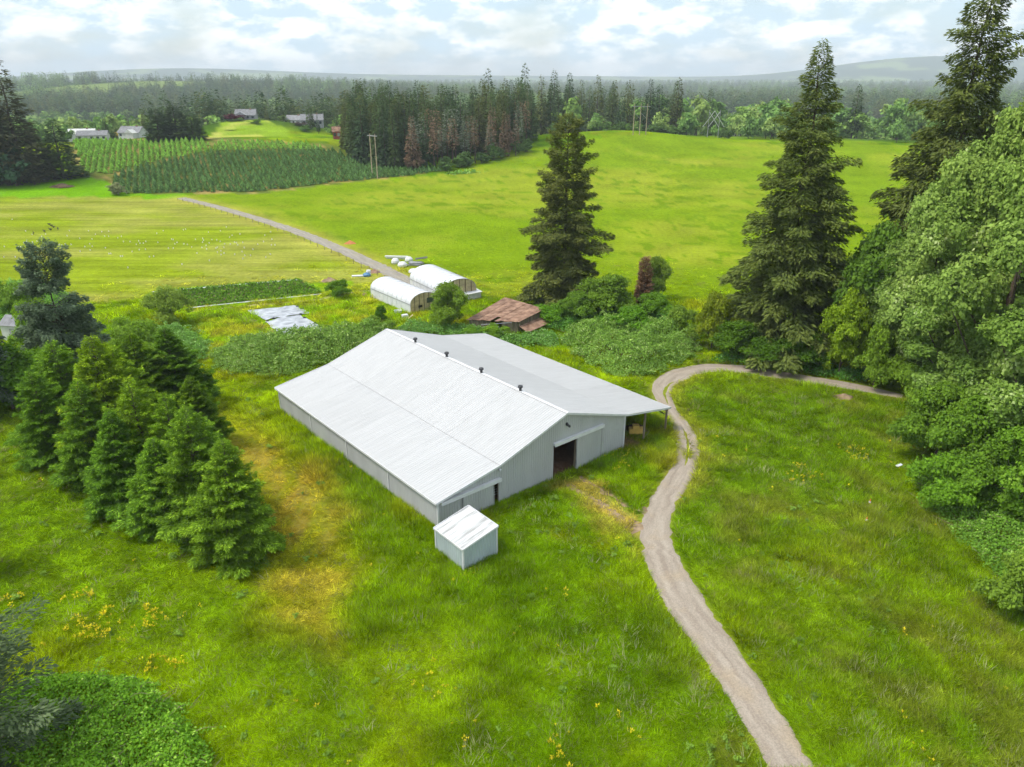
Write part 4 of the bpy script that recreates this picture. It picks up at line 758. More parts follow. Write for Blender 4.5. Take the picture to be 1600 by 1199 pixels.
def mound(name, label, px, py, r, h, mt, seed=0):
    p_ = place(px, py); g = np.random.default_rng(seed); n_ = 14; V = []; Q = []
    for i_ in range(6):
        for k in range(n_): f = i_ / 5; rr_ = r * (1 - f * .9) * (.8 + .4 * g.random()); V.append((rr_ * math.cos(k * 2 * math.pi / n_), rr_ * .7 * math.sin(k * 2 * math.pi / n_), h * f ** .8 * (.8 + .4 * g.random()) - .03))
    for i_ in range(5):
        for k in range(n_): Q.append((i_ * n_ + k, i_ * n_ + (k + 1) % n_, (i_ + 1) * n_ + (k + 1) % n_, (i_ + 1) * n_ + k))
    V.append((0, 0, h)); T = [(5 * n_ + k, 5 * n_ + (k + 1) % n_, len(V) - 1) for k in range(n_)]
    o_ = obj(name, mesh(name, V, [Q, T], None, True), mt); o_.location = p_; tag(o_, label, 'mound'); return o_
mound('dirt_mound', 'small reddish dirt mound where the track meets the cottonwoods', 1318, 622, 1.6, .6, DIRT, 1)
mound('brush_pile', 'low brown brush pile on the far left lawn', 97, 292, 4.5, 1.2, EARTH, 2)
mound('compost_heap', 'pale heap beside the small round orchard tree', 515, 440, 1.8, .9, DIRT, 3)
mound('manure_heap', 'brown heap under the lean-to roof', 992, 672, 1.8, .8, EARTH, 4)

# ------------------------------------------------------------------ lane fence
fence = thing('lane_fence', 'long wire fence on wooden posts beside the farm lane', 'fence', on_z(290, 313)); O = np.array(on_z(290, 313))
FP = np.array([on_z(*q)[:2] for q in [(278, 314), (326, 327), (396, 348), (464, 372), (530, 401), (588, 430), (625, 452)]]); seg = np.linalg.norm(np.diff(FP, axis=0), axis=1); cs = np.concatenate([[0], np.cumsum(seg)])
q = np.arange(0, cs[-1], 4.6); FX = np.stack([np.interp(q, cs, FP[:, 0]), np.interp(q, cs, FP[:, 1])], -1); b = MB(); b.lathe([(.065, -.1), (.065, 1.1), (.04, 1.15)], (0, 0, 0), 6); pm = b.build('post', WOOD, fence).data
bpy.data.objects.remove(bpy.data.objects['post'])
for x, y in FX: o_ = obj('post', pm, None, fence); o_.location = (x - O[0], y - O[1], 0)
for z in (.5, .9, 1.25): b = MB(); b.tube([(x - O[0], y - O[1], z) for x, y in FX], .012, 3); b.build('wire', DARK, fence)
# ------------------------------------------------------------------ junk along the lane
def wob(b, name, lab, px, py, mt, cat, grp=None, rz=0, z=0): o_ = b.build(name, mt); p_ = on_z(px, py); o_.location = (p_[0], p_[1], z); o_.rotation_euler = (0, 0, rz); return tag(o_, lab, cat, grp)
def sack(r, h): b = MB(); b.lathe([(r * .8, 0), (r, h * .25), (r * .95, h * .6), (r * .6, h * .92), (r * .2, h)], n=9); return b
wob(sack(1.0, 1.3), 'white_tank', 'left white tank in the junk line by the lane', 618, 412, TRIM, 'tank'); wob(sack(1.15, 1.2), 'white_tank', 'middle white tank, nearest the lane bend', 629, 417, TRIM, 'tank'); wob(sack(1.0, 1.2), 'white_tank', 'right white tank beside the grey timber pile', 639, 409, TRIM, 'tank')
b = MB(); b.bar((-2.8, 0, .5), (2.8, -1.0, .6), .6, .35); b.bar((-2.5, .2, .15), (2.4, -.8, .2), .5, .3); wob(b, 'white_pipe_bundle', 'long white bundle lying at the field edge of the junk line', 620, 404, TRIM, 'bundle')
tp = thing('timber_pile', 'grey timber pile with a dark lid behind the farther hoop house', 'timber pile', on_z(650, 414)); g = np.random.default_rng(8)
for k in range(9): b = MB(); b.bar((-1.5 + g.normal(0, .2), -1 + k % 5 * .5, .2 + .35 * (k // 5)), (1.5 + g.normal(0, .2), -1 + k % 5 * .5 + g.normal(0, .2), .25 + .35 * (k // 5)), .4, .25); b.build('plank', GREYCON, tp)
b = MB(); b.bar((-.2, .9, 1.2), (2.6, 1.3, 1.5), 1.6, .08); b.build('dark_lid', DARK, tp)
wob(sack(1.3, 1.0), 'white_bag', 'white bag against the far end of the farther hoop house', 647, 427, PLASTIC, 'bag')
bp_ = thing('blue_bundle', 'blue and white tarp bundle on the grass by the lane', 'bundle', on_z(573, 432))
b = sack(.9, .8); b.build('blue_tarp', BLUEPL, bp_); b = MB(); b.bar((-3.2, -.4, .15), (-.6, -.2, .2), .8, .25); b.build('white_sheet', TRIM, bp_); b = MB(); b.lathe([(.5, 0), (.55, .9), (.45, 1.2)], (.3, .9, 0), 9); b.build('white_drum', TRIM, bp_)
mound('rust_scrap', 'rusty scrap heap beside the blue bundle', 585, 426, 1.5, .7, RUST, 6); mound('rust_scrap', 'orange scrap heap at the field edge of the lane', 547, 381, 1.6, .8, mat('orange_scrap', (.45, .17, .07), .9), 7)
b = MB(); b.lathe([(.6, 0), (.75, .5), (.7, .5), (.55, .1)], n=14); wob(b, 'white_tub', 'open white tub on the grass beside the nearer hoop house', 622, 489, TRIM, 'tub')
b = MB(); b.box(-.55, .55, -.4, .4, 0, .7); b.box(-.5, .5, -.35, .35, .7, .78); wob(b, 'white_crate', 'white crate before the plywood end of the hoop house', 633, 498, TRIM, 'crate', rz=.5)
b = MB(); b.bar((-.5, 0, .1), (.5, .2, .9), .5, .06); wob(b, 'pale_board', 'pale leaning board beside the white crate', 641, 500, PALEWOOD, 'board')
b = MB(); b.lathe([(.5, 0), (.6, .2), (.3, .5)], n=9); wob(b, 'reddish_bin', 'reddish low bin at the far corner of the nearer hoop house', 570, 462, RUST, 'bin')
for k, (px, py, lab) in enumerate([(1353, 814, 'lower orange cone in the right meadow'), (1358, 786, 'upper orange cone in the right meadow')]):
    t_ = thing('traffic_cone', lab, 'cone', on_z(px, py + 4), 0, 'orange cones'); b = MB(); b.box(-.2, .2, -.2, .2, 0, .05); b.build('base', ORANGE, t_); b = MB(); b.lathe([(.15, .05), (.03, .75), (.02, .77)], n=12); b.build('cone_body', ORANGE, t_); b = MB(); b.lathe([(.118, .34), (.085, .5)], n=12); b.build('white_band', TRIM, t_)
b = MB(); b.bar((-.3, 0, .2), (.3, .1, .4), .35, .04); wob(b, 'plastic_sheet', 'small white plastic sheet at the shrub edge on the right', 1404, 733, PLASTIC, 'sheet', z=.15)
b = MB(); b.box(-.9, .9, -.4, .4, .1, .8); b.box(-.5, .3, -.35, .35, .8, 1.2); wob(b, 'yellow_machine', 'small yellow and white machine under the lean-to', 994, 678, mat('yellow_paint', (.6, .4, .1), .5), 'machine')
# birds in the mown field, white markers
def bird():
    b = MB(); b.lathe([(.03, -.36), (.14, -.26), (.2, -.05), (.19, .12), (.1, .26), (.04, .32)], n=9); V = [(z, x, y) for x, y, z in b.V]; c = MB(); c.add([(v[0] * 1.15, v[1] * .85, v[2] + .48) for v in V], [f for gg in b.F.values() for f in gg])
    c.tube([(.3, 0, .52), (.42, 0, .72), (.45, 0, .88), (.53, 0, .9)], [.08, .05, .05, .02], 6); c.add([(-.3, 0, .5), (-.62, -.16, .62), (-.7, 0, .66), (-.62, .16, .62)], [(0, 1, 2, 3)])
    for y in (-.07, .07): c.tube([(0, y, .36), (.04, y, 0)], .018, 4)
    return c
bm_ = bird().build('bird', BLACKPL); birdme = bm_.data; bpy.data.objects.remove(bm_)
bl = ['single black bird farthest left in the mown field', 'black bird second from the left in the mown field', 'lowest black bird of the close cluster', 'topmost black bird of the cluster', 'black bird in the middle of the cluster', 'black bird just below the middle one of the cluster', 'rightmost black bird in the mown field']
for k, (px, py) in enumerate([(53, 367), (70, 364), (79.5, 361), (77.5, 353), (81, 355), (84.5, 357.5), (91, 360)]): o_ = obj('bird', birdme); o_.location = place(px, py); o_.rotation_euler = (0, 0, 2.2 + k * .5); o_.scale = (1.1,) * 3; tag(o_, bl[k], 'bird', 'black birds in the mown field')
g = np.random.default_rng(77); b = MB(); b.lathe([(.13, 0), (.12, .28), (.06, .33)], n=6); mk = b.build('white_marker', TRIM); mkme = mk.data; bpy.data.objects.remove(mk); cnt = 0
while cnt < 130:
    px = g.uniform(5, 430); py = g.normal(384, 14)
    if not (340 < py < 430) or not inpoly(np.array([px]), np.array([py]), Z_ROWS)[0]: continue
    o_ = obj('white_marker', mkme); o_.location = place(px, py); tag(o_, 'small white marker tube in the mown row field', 'marker', 'white markers in the mown field'); cnt += 1
# ------------------------------------------------------------------ power poles
def hframe(label, pts, arms, zt, rz=0):
    t_ = thing('power_pole', label, 'power pole', pts[0], 0)
    for p_ in pts: b = MB(); q = p_ - pts[0]; b.tube([(q[0], q[1], q[2] - .5), (q[0], q[1], zt)], [.26, .17], 7); b.build('pole', mat('pole_wood', (.36, .29, .2), .9, .2), t_)
    a, c = pts[0] - pts[0], pts[-1] - pts[0]; d_ = unit(np.array([c[0], c[1], 0])); 
    for zz in arms: b = MB(); b.bar(tuple(np.array([a[0], a[1], zz]) - d_ * 1.6), tuple(np.array([c[0], c[1], zz]) + d_ * 1.6), .25, .3); b.build('crossarm', GREYCON, t_)
    if len(pts) > 2:
        for i_ in range(len(pts) - 1): A_, B_ = pts[i_] - pts[0], pts[i_ + 1] - pts[0]; b = MB(); b.bar((A_[0], A_[1], zt * .72), (B_[0], B_[1], zt * .5), .15, .15); b.build('brace', GREYCON, t_)
    for q in (a, c): b = MB(); b.lathe([(.12, 0), (.16, .15), (.1, .3), (.14, .45), (.05, .6)], (q[0], q[1], arms[0] + .15), 7); b.build('insulator', SIDING, t_)
    return t_
pA, pB = place(582, 277), place(590, 279); zt = rise(pA, 209); hframe('twin wooden power poles standing before the fir stand', [pA, pB], [zt - .8], zt)
P3 = [place(x, 211) for x in (989, 999, 1009)]; P3 = [p_ if p_ is not None else at_d(999, 440) for p_ in P3]; zt3 = rise(P3[1], 162); hframe('three tall wooden power poles on the field crest', P3, [zt3 - 1.5], zt3)
b = MB(); w0, w1 = pA + [0, 0, zt - .3], P3[0] + [0, 0, zt3 - 1.2]
b.tube([tuple(w0 + (w1 - w0) * s_ - np.array([0, 0, 5 * 4 * s_ * (1 - s_)])) for s_ in np.linspace(0, 1, 20)], .03, 3); tag(b.build('power_line', DARK), 'thin power line strung from the twin poles to the crest poles', 'wire')
pX = at_d(1122, 445); xt = thing('lattice_pole', 'pale crossed lattice pole structure beyond the field crest', 'power pole', pX); hx = rise(pX, 172)
for x in (-3.0, 3.0): b = MB(); b.tube([(x, 0, -.5), (x, 0, hx)], [.16, .12], 5); b.build('pole', GREYCON, xt)
for x0, x1, za, zb in ((-3, 3, hx - 1, hx - 9), (3, -3, hx - 1, hx - 9), (-6, 0, hx - 9, hx - .5), (6, 0, hx - 9, hx - .5)): b = MB(); b.bar((x0, .1 * za % .3, za), (x1, .1, zb), .22, .22); b.build('cross_brace', SIDING, xt)
# ------------------------------------------------------------------ houses in the distance
def house(label, p_, L, D, wall, roofh, rz, wm=SIDING, rm=SHINGLE, name='house', wing=None, nwin=4):
    t_ = thing(name, label, 'house', p_, rz); b = MB(); b.box(-L / 2, L / 2, -D / 2, D / 2, -1, wall); b.add([(-L / 2, -D / 2, wall), (-L / 2, D / 2, wall), (-L / 2, 0, wall + roofh), (L / 2, -D / 2, wall), (L / 2, D / 2, wall), (L / 2, 0, wall + roofh)], [(0, 2, 1), (3, 4, 5)]); b.build('wall', wm, t_)
    sl = math.hypot(D / 2, roofh); 
    for sg in (-1, 1): b = MB(); b.bar((-L / 2 - .5, sg * D / 4 * 1.06, wall + roofh / 2 + .05), (L / 2 + .5, sg * D / 4 * 1.06, wall + roofh / 2 + .05), sl * 1.12, .18, up=(0, sg * roofh, D / 2)); r_ = b.build('roof', rm, t_)
    b = MB(); b.box(L * .2, L * .2 + .8, -.4, .4, wall + roofh * .6, wall + roofh + .8); b.build('chimney', RUST, r_)
    for k in range(nwin):
        x = -L / 2 + L * (k + .5) / nwin; b = MB(); b.box(x - .7, x + .7, -D / 2 - .06, -D / 2 - .02, wall * .4, wall * .82); b.build('window' if k != 1 else 'door', GLASS if k != 1 else GREYCON, t_)
    if wing: b = MB(); x0, x1, dd, wh = wing; b.box(x0, x1, -D / 2 - dd, -D / 2 - .05, -1, wh); b.add([(x0 - .3, -D / 2 - dd - .3, wh), (x1 + .3, -D / 2 - dd - .3, wh), (x1 + .3, -D / 2, wh), (x0 - .3, -D / 2, wh), ((x0 + x1) / 2, -D / 2 - dd - .3, wh + 2), ((x0 + x1) / 2, -D / 2, wh + 2)], [(0, 1, 4), (0, 4, 5, 3), (1, 2, 5, 4)]); b.build('wing', wm, t_)
    return t_
house('long grey-roofed white house left of the yellow tree', at_d(128, 490), 15, 8, 3., 2.2, .25, nwin=5); house('white house with wide grey gable right of the yellow tree', at_d(193, 488), 13, 9, 3., 3., -.2, wing=(1, 6, 4, 3.))
house('low white outbuilding at the edge of the far left trees', at_d(110, 500), 14, 8, 4.2, 2.2, .3, rm=SIDING)
house('grey-roofed house on the green knoll', at_d(378, 512) + [0, 0, .2], 12, 8, 3., 3.2, .1, wm=GREYCON, wing=(-5, 1, 3, 3.2)); house('pale house right of the green knoll', at_d(455, 520), 12, 8, 3.5, 2.6, -.4)
house('grey house hidden among the trees near the fir stand', at_d(482, 500), 13, 8, 3.8, 3.2, .2, wm=GREYCON); house('pale-roofed house among the round trees beyond the field', at_d(1170, 640), 24, 12, 5, 4.5, .2, rm=SIDING)
house('tiny white hut with a red roof under the left trees', place(62, 281), 6, 4.5, 2.8, 1.6, .3, rm=RUST, name='hut', nwin=3); house('small red hut at the corner of the fir stand', at_d(519, 425), 4, 4, 4.0, 2.2, .2, wm=mat('red_paint', (.32, .07, .06), .8), rm=RUST, name='hut', nwin=2)
b = MB(); b.box(-1.2, 1.2, -.8, .8, 0, .9); b.box(-.6, .6, -.7, .7, .9, 1.5); wob(b, 'small_trailer', 'small pale trailer beside the tiny white hut', 50, 287, GREYCON, 'trailer'); 
# ------------------------------------------------------------------ trees of the middle distance (each a thing)
CM = [conifer(100 + k, 30, 5.6, 90, 5.2, 1.8, .75, start=.05 + .03 * k, droop=.35, pw=.9, irr=.45, topr=.01, hang=.6, branch=False, seg=5) for k in range(4)]
CB = [conifer(110 + k, 30, 4.2, 46, 3.4, 2.1, .8, start=.38, droop=.2, pw=.55, irr=.5, topr=.08, hang=.4, branch=False, seg=5) for k in range(2)]
DM = [broadleaf(120 + k, 14, 6.5, .04, 60, 18, 1.35, .2, .8, .5, .35, 5, seg=5, nl=9, lr=.42) for k in range(3)]
CONE_T = [(.085, .135, .048), (.1, .15, .05), (.068, .115, .052), (.125, .15, .048)]; DEC_T = [(.22, .35, .08), (.17, .3, .075), (.28, .39, .11), (.14, .25, .065)]
g = np.random.default_rng(500)
def far_con(p_, h_, lab, tn=None, grp=None, thin=False, sx_=None, name='conifer'):
    ms = (CB if thin else CM); k = g.integers(len(ms)); tn = tn or CONE_T[g.integers(4)]; j = g.uniform(.85, 1.2); return tree(name, lab, 'tree', ms[k], p_, F_TREE, h_ / 30, g.uniform(0, 6.28), tuple(x * j for x in tn), grp, sxy=sx_ or h_ / 30 * g.uniform(.85, 1.15))
def far_dec(p_, h_, lab, tn=None, grp=None, sx_=None, name='broadleaf_tree'):
    k = g.integers(3); tn = tn or DEC_T[g.integers(4)]; j = g.uniform(.85, 1.2); return tree(name, lab, 'tree', DM[k], p_, F_TREE, h_ / 14, g.uniform(0, 6.28), tuple(x * j for x in tn), grp, sxy=sx_ or h_ / 14 * g.uniform(.85, 1.15))
CL = [conifer(130 + k, 30, 5.6, 150, 9, 1.25, .55, start=.02, droop=.4, pw=(.75, .55)[k], irr=.5, topr=.03, hang=.5, branch=False) for k in range(2)]
# the fir stand: edge line in pixels, rows behind it
edge = [(545, 247), (578, 256), (612, 262), (650, 264), (690, 262), (740, 254), (790, 243), (832, 230)]
E_ = np.array([place(*q)[:2] for q in edge]); dirn = unit(E_.mean(0)); n_st = 0
for row in range(7):
    for k in range(26):
        f = (k + g.uniform(-.3, .3)) / 25 * (len(E_) - 1); i_ = int(np.clip(f, 0, len(E_) - 2)); q = E_[i_] + (E_[i_ + 1] - E_[i_]) * (f - i_) + dirn * (row * 9 + g.uniform(-3, 3)) + g.normal(0, 1.5, 2)
        p_ = np.array([q[0], q[1], float(height(*q))]); x_ = project(*p_)[0]
        brown = row <= 1 and x_ > 645 and g.random() < .5; thin = row <= 1 and x_ > 640 and g.random() < .75
        if row == 0 and x_ > 620 and g.random() < .25: continue
        h_ = g.uniform(21, 29) if row > 1 or x_ < 640 else g.uniform(15, 24)
        if row >= 5: h_ *= 1.1
        tn = None if not brown else (.25, .175, .115)
        if thin and not brown: tn = (.2, .235, .17)
        far_con(p_, h_, 'reddish-brown ailing conifer on the field edge of the fir stand' if brown else ('thin grey-green conifer on the front edge of the fir stand' if thin else 'dark green fir in the dense stand behind the crop of young firs'), tn, 'ailing conifers of the fir stand' if brown else ('thin conifers of the fir stand' if thin else 'firs of the dense stand'), thin)
# stand continues to the right behind the crest
for k in range(70):
    px = g.uniform(780, 1060); p_ = at_d(px, g.uniform(470, 620)); far_con(p_, g.uniform(22, 34), 'fir standing in the wood behind the field crest', None, 'firs behind the field crest')
for px, d_, ty, lab in ((820, 520, 100, 'tall lone fir spire left of the crest poles'), (866, 530, 110, 'second tall fir spire left of the crest poles'), (890, 535, 114, 'third fir spire left of the crest poles'), (935, 540, 118, 'fir spire above the crest wood'), (763, 470, 108, 'tallest fir spire rising from the fir stand'),
                    (1018, 480, 124, 'tall slim fir right of the crest poles'), (1062, 500, 122, 'dark fir above the round trees right of the crest'), (1113, 520, 138, 'slim dark fir above the lattice pole'), (1345, 520, 132, 'dark fir behind the round trees right of the tallest fir'), (150, 520, 176, 'dark cone-shaped tree above the far houses'),
                    (478, 480, 156, 'dark fir left of the fir stand'), (520, 470, 168, 'dark fir at the left corner of the fir stand'), (490, 465, 180, 'broad dark fir before the hidden grey house'), (548, 455, 150, 'fir at the front left corner of the fir stand'), (410, 530, 165, 'dark fir on the green knoll')):
    p_ = at_d(px, d_); far_con(p_, rise(p_, ty), lab)
for px, py, ty, s_, lab, tn in ((250, 221, 168, 8., 'left dark tree of the trio above the crop field', (.06, .1, .035)), (278, 219, 161, 8.5, 'middle dark tree of the trio above the crop field', (.06, .09, .035)), (303, 219, 176, 8., 'right dark tree of the trio above the crop field', (.06, .105, .035)),
                            (40, 285, 96, 11., 'tallest ragged conifer at the far left', (.09, .095, .045)), (10, 285, 150, 12., 'broad conifer cut by the left edge in the distance', (.09, .11, .045)), (68, 282, 205, 7.5, 'shorter conifer beside the tiny white hut', (.08, .1, .045)), (100, 278, 186, 9., 'dense pointed conifer left of the crop field', (.07, .11, .04)), (-25, 290, 120, 11., 'conifer mostly outside the left edge in the distance', (.045, .055, .03))):
    p_ = place(px, py); h_ = rise(p_, ty); tree('conifer', lab, 'tree', CL[1 if 240 < px < 310 else 0], p_, F_TREE, h_ / 30, px * .7, tuple(x * 1.25 for x in tn), None, sxy=s_ / 5.6)
p_ = place(26, 291); far_dec(p_, rise(p_, 222), 'round dark broadleaf tree at the far left lawn', (.05, .1, .055), None, 1.0); p_ = place(186, 305); far_dec(p_, rise(p_, 286), 'lone grey-green bush at the lane corner', (.24, .27, .12), None, .6, 'shrub')
for px, d_, ty, lab, tn, s_ in ((358, 500, 178, 'dark purple-leaved tree on the green knoll', (.1, .025, .04), 1.1), (350, 472, 203, 'small round tree on the knoll slope', (.13, .24, .04), .5), (392, 485, 186, 'bright green round tree before the knoll house', (.16, .27, .05), .62), (366, 495, 184, 'pale green tree beside the purple-leaved tree', (.13, .22, .06), .5),
                            (470, 470, 196, 'green bush before the hidden grey house', (.1, .19, .05), .6), (512, 462, 194, 'light green tree right of the hidden grey house', (.14, .24, .06), .75), (462, 490, 190, 'dull purple tree beside the hidden grey house', (.1, .08, .07), .7), (435, 520, 180, 'pale tree right of the knoll house', (.14, .21, .07), .7),
                            (178, 510, 203, 'bright yellow tree behind the far houses', (.5, .36, .04), .75)):
    p_ = at_d(px, d_); far_dec(p_, rise(p_, ty), lab, tn, None, s_)
for k in range(75):   # round trees behind the field crest, right
    px = g.uniform(860, 1500); d_ = g.uniform(452, 600); p_ = at_d(px, d_); far_dec(p_, rise(p_, g.uniform(150, 200)) if d_ > 480 else g.uniform(5, 13), 'round green tree in the band beyond the field crest', None, 'round trees beyond the field crest')
for k in range(26):
    px = g.uniform(930, 1150); p_ = at_d(px, g.uniform(446, 456)); far_dec(p_, g.uniform(3, 6), 'low hedge bush along the field crest', (.11, .19, .05), 'hedge bushes on the field crest', .42, 'shrub')
for k in range(16):
    px = g.uniform(690, 850); py = np.interp(px, [690, 740, 790, 850], [266, 256, 244, 228]); p_ = place(px, py + 2); far_dec(p_, g.uniform(4, 8), 'green bush at the foot of the fir stand', (.11, .19, .055), 'bushes at the foot of the fir stand', .5, 'shrub')
for k in range(60):
    px = g.uniform(-60, 560); p_ = at_d(px, g.uniform(475, 700)); 
    if 320 < px < 450 and math.hypot(p_[0], p_[1]) < 560: continue
    (far_dec if g.random() < .65 else far_con)(p_, g.uniform(8, 16), 'tree in the hazy valley beyond the crop field', None, 'valley trees beyond the crop field')

# ------------------------------------------------------------------ young fir crop: nearest 300 as things, the rest as one mass
def tiny_fir(seed):
    g_ = np.random.default_rng(seed); V = []; T = []; v = []
    for lv in range(4):
        z0, r_ = .12 + .22 * lv, .62 * (1 - lv * .22); n_ = 7
        for k in range(n_): a = (k + .5 * lv + g_.uniform(-.2, .2)) * 2 * math.pi / n_; i_ = len(V); V += [(0, 0, z0 + .42), (r_ * math.cos(a - .4), r_ * math.sin(a - .4), z0 + .05 * g_.normal()), (r_ * 1.1 * math.cos(a + .3), r_ * 1.1 * math.sin(a + .3), z0 + .05 * g_.normal())]; T.append((i_, i_ + 1, i_ + 2)); v += [g_.random()] * 3
    return mesh('crown', V, [T], {'v': v})
TF = [tiny_fir(k) for k in range(3)]; b = MB(); b.tube([(0, 0, -.1), (0, 0, .9)], [.05, .02], 5); tk = b.build('trunk', BARK); tkme = tk.data; bpy.data.objects.remove(tk)
g = np.random.default_rng(9); X, Y = np.meshgrid(np.arange(-330, 90, 2.3), np.arange(230, 500, 2.6)); an = math.radians(24); X = X + g.normal(0, .2, X.shape); Y = Y + g.normal(0, .2, Y.shape)
RX = X * math.cos(an) - (Y - 360) * math.sin(an) - 10; RY = X * math.sin(an) + (Y - 360) * math.cos(an) + 400; RX, RY = RX.ravel(), RY.ravel(); RZ = height(RX, RY); fx, fy, _ = project(RX, RY, RZ)
dark = inpoly(fx, fy, [(172, 300), (178, 275), (230, 258), (330, 240), (440, 236), (520, 237), (560, 252), (640, 264), (690, 267), (650, 274), (520, 286), (400, 300), (200, 303)]); light = inpoly(fx, fy, [(115, 222), (250, 222), (320, 217), (330, 235), (345, 222), (480, 225), (510, 236), (440, 234), (330, 238), (230, 256), (176, 272), (130, 270)])
keep = (dark | light) & (g.random(len(RX)) > .05); fx, fy, dark = fx[keep], fy[keep], dark[keep]; PT = np.stack([RX, RY, RZ], -1)[keep]; order = np.argsort(np.hypot(PT[:, 0], PT[:, 1])); near, rest = order[:300], order[300:]
hs_ = np.where(dark, g.uniform(1.5, 2.4, len(PT)), g.uniform(1.4, 2.2, len(PT))); tnt = np.where(dark[:, None], np.array([.095, .18, .05]), np.array([.2, .38, .05])) * g.uniform(.75, 1.3, (len(PT), 1))
for k in near:
    tree('young_crop_fir', 'small dark fir in the front rows of the planted crop', 'tree', (tkme, TF[k % 3]), PT[k], F_TREE, hs_[k], g.uniform(0, 6), tuple(tnt[k]), 'planted crop firs in the front rows')
# ------------------------------------------------------------------ scattering through geometry nodes for what nobody could count
def scatter(name, P, scale, tint, meshes, mt, label, cat, tilt=.0, seed=0):
    src = bpy.data.collections.new(name + '_source')
    for k, me in enumerate(meshes):
        me = me.copy(); me.materials.clear(); me.materials.append(mt); src.objects.link(bpy.data.objects.new(f'{name}_kind_{k}', me))
    me = bpy.data.meshes.new(name); me.vertices.add(len(P)); me.vertices.foreach_set('co', np.asarray(P, np.float32).ravel()); g_ = np.random.default_rng(seed)
    def att(nm, ty, key, arr): a_ = me.attributes.new(nm, ty, 'POINT'); a_.data.foreach_set(key, np.asarray(arr).ravel())
    sc3 = np.asarray(scale, np.float32); sc3 = np.repeat(sc3[:, None], 3, 1) if sc3.ndim == 1 else sc3
    att('sc', 'FLOAT_VECTOR', 'vector', sc3); rot = np.column_stack([g_.normal(0, tilt, len(P)), g_.normal(0, tilt, len(P)), g_.uniform(0, 6.28, len(P))]).astype(np.float32); att('rot', 'FLOAT_VECTOR', 'vector', rot)
    att('idx', 'INT', 'value', g_.integers(0, len(meshes), len(P)).astype(np.int32)); att('tint', 'FLOAT_COLOR', 'color', np.column_stack([tint, np.ones(len(P))]).astype(np.float32))
    ng = bpy.data.node_groups.new(name, 'GeometryNodeTree'); ng.interface.new_socket('Geometry', in_out='INPUT', socket_type='NodeSocketGeometry'); ng.interface.new_socket('Geometry', in_out='OUTPUT', socket_type='NodeSocketGeometry')
    nn_, lk = ng.nodes.new, ng.links.new; gi, go, ip, ci = nn_('NodeGroupInput'), nn_('NodeGroupOutput'), nn_('GeometryNodeInstanceOnPoints'), nn_('GeometryNodeCollectionInfo')
    ci.inputs['Collection'].default_value = src; ci.inputs['Separate Children'].default_value = True; ci.inputs['Reset Children'].default_value = True; ip.inputs['Pick Instance'].default_value = True
    def na_(nm, ty): q = nn_('GeometryNodeInputNamedAttribute'); q.data_type = ty; q.inputs['Name'].default_value = nm; return q.outputs['Attribute']
    lk(gi.outputs[0], ip.inputs['Points']); lk(ci.outputs[0], ip.inputs['Instance']); lk(na_('sc', 'FLOAT_VECTOR'), ip.inputs['Scale']); lk(na_('rot', 'FLOAT_VECTOR'), ip.inputs['Rotation']); lk(na_('idx', 'INT'), ip.inputs['Instance Index']); lk(ip.outputs[0], go.inputs[0])
    o_ = obj(name, me); md = o_.modifiers.new('scatter', 'NODES'); md.node_group = ng; return stuff(o_, label, cat)
scatter('crop_firs', PT[rest], hs_[rest], tnt[rest], TF, G_FAR, 'rows of planted young firs covering the slope behind the lane', 'trees', seed=1)
# far woods
FC = [conifer(200 + k, 1, .2, 34, 130, .11, .055, start=.04, pw=.75, irr=.4, hang=.5, branch=False)[1] for k in range(3)]; FD = [broadleaf(210 + k, 1, .48, .02, 26, 9, .15, .22, .85, .5, .3, 2, nl=7, lr=.42)[1] for k in range(3)]
g = np.random.default_rng(33)
def farpoints(n_, d0, d1): a = np.radians(g.uniform(-44, 44, n_)); d = np.exp(g.uniform(np.log(d0), np.log(d1), n_)); x, y = d * np.sin(a), d * np.cos(a); return np.stack([x, y, height(x, y) - .5], -1), d
Pv, dv = farpoints(5200, 540, 1900); clear = fbm(Pv[:, 0] / 130, Pv[:, 1] / 130, 71) > .36; Pv, dv = Pv[clear], dv[clear]; sel = fbm(Pv[:, 0] / 160 + 9, Pv[:, 1] / 160, 73) + (Pv[:, 0] > 0) * .1 - .09 * (dv > 1100) > .41
h_ = g.uniform(8, 16, len(Pv)); sz = np.column_stack([h_ * g.uniform(.9, 1.3, len(Pv))] * 2 + [h_]); dt = np.array(DEC_T)[g.integers(0, 4, len(Pv))] * g.uniform(.8, 1.25, (len(Pv), 1))
scatter('valley_trees', Pv[sel], sz[sel], dt[sel], FD, G_FAR, 'mixed broadleaf woods filling the hazy valley', 'wood', seed=2)
hc = g.uniform(18, 32, len(Pv)); scatter('valley_firs', Pv[~sel], np.column_stack([hc * 1.1, hc * 1.1, hc])[~sel], (np.array(CONE_T)[g.integers(0, 4, len(Pv))])[~sel], FC, G_FAR, 'dark fir woods standing in the hazy valley', 'wood', seed=3)
Pf, df = farpoints(11000, 1300, 6200); kf = (fbm(Pf[:, 0] / 260, Pf[:, 1] / 420, 43) < .6) | (df > 3200); Pf, df = Pf[kf], df[kf]; hc = g.uniform(20, 34, len(Pf)) * (1 + .25 * (df > 3500)); scatter('far_forest', Pf, np.column_stack([hc * 1.5, hc * 1.5, hc]), np.where((fbm(Pf[:, 0] / 200 + 5, Pf[:, 1] / 300, 47) > .56)[:, None], np.array([.2, .31, .09]), np.array(CONE_T)[g.integers(0, 4, len(Pf))] * 1.25) * g.uniform(.75, 1.3, (len(Pf), 1)), FC, G_FAR, 'far dark forest running to the horizon', 'forest', seed=4)
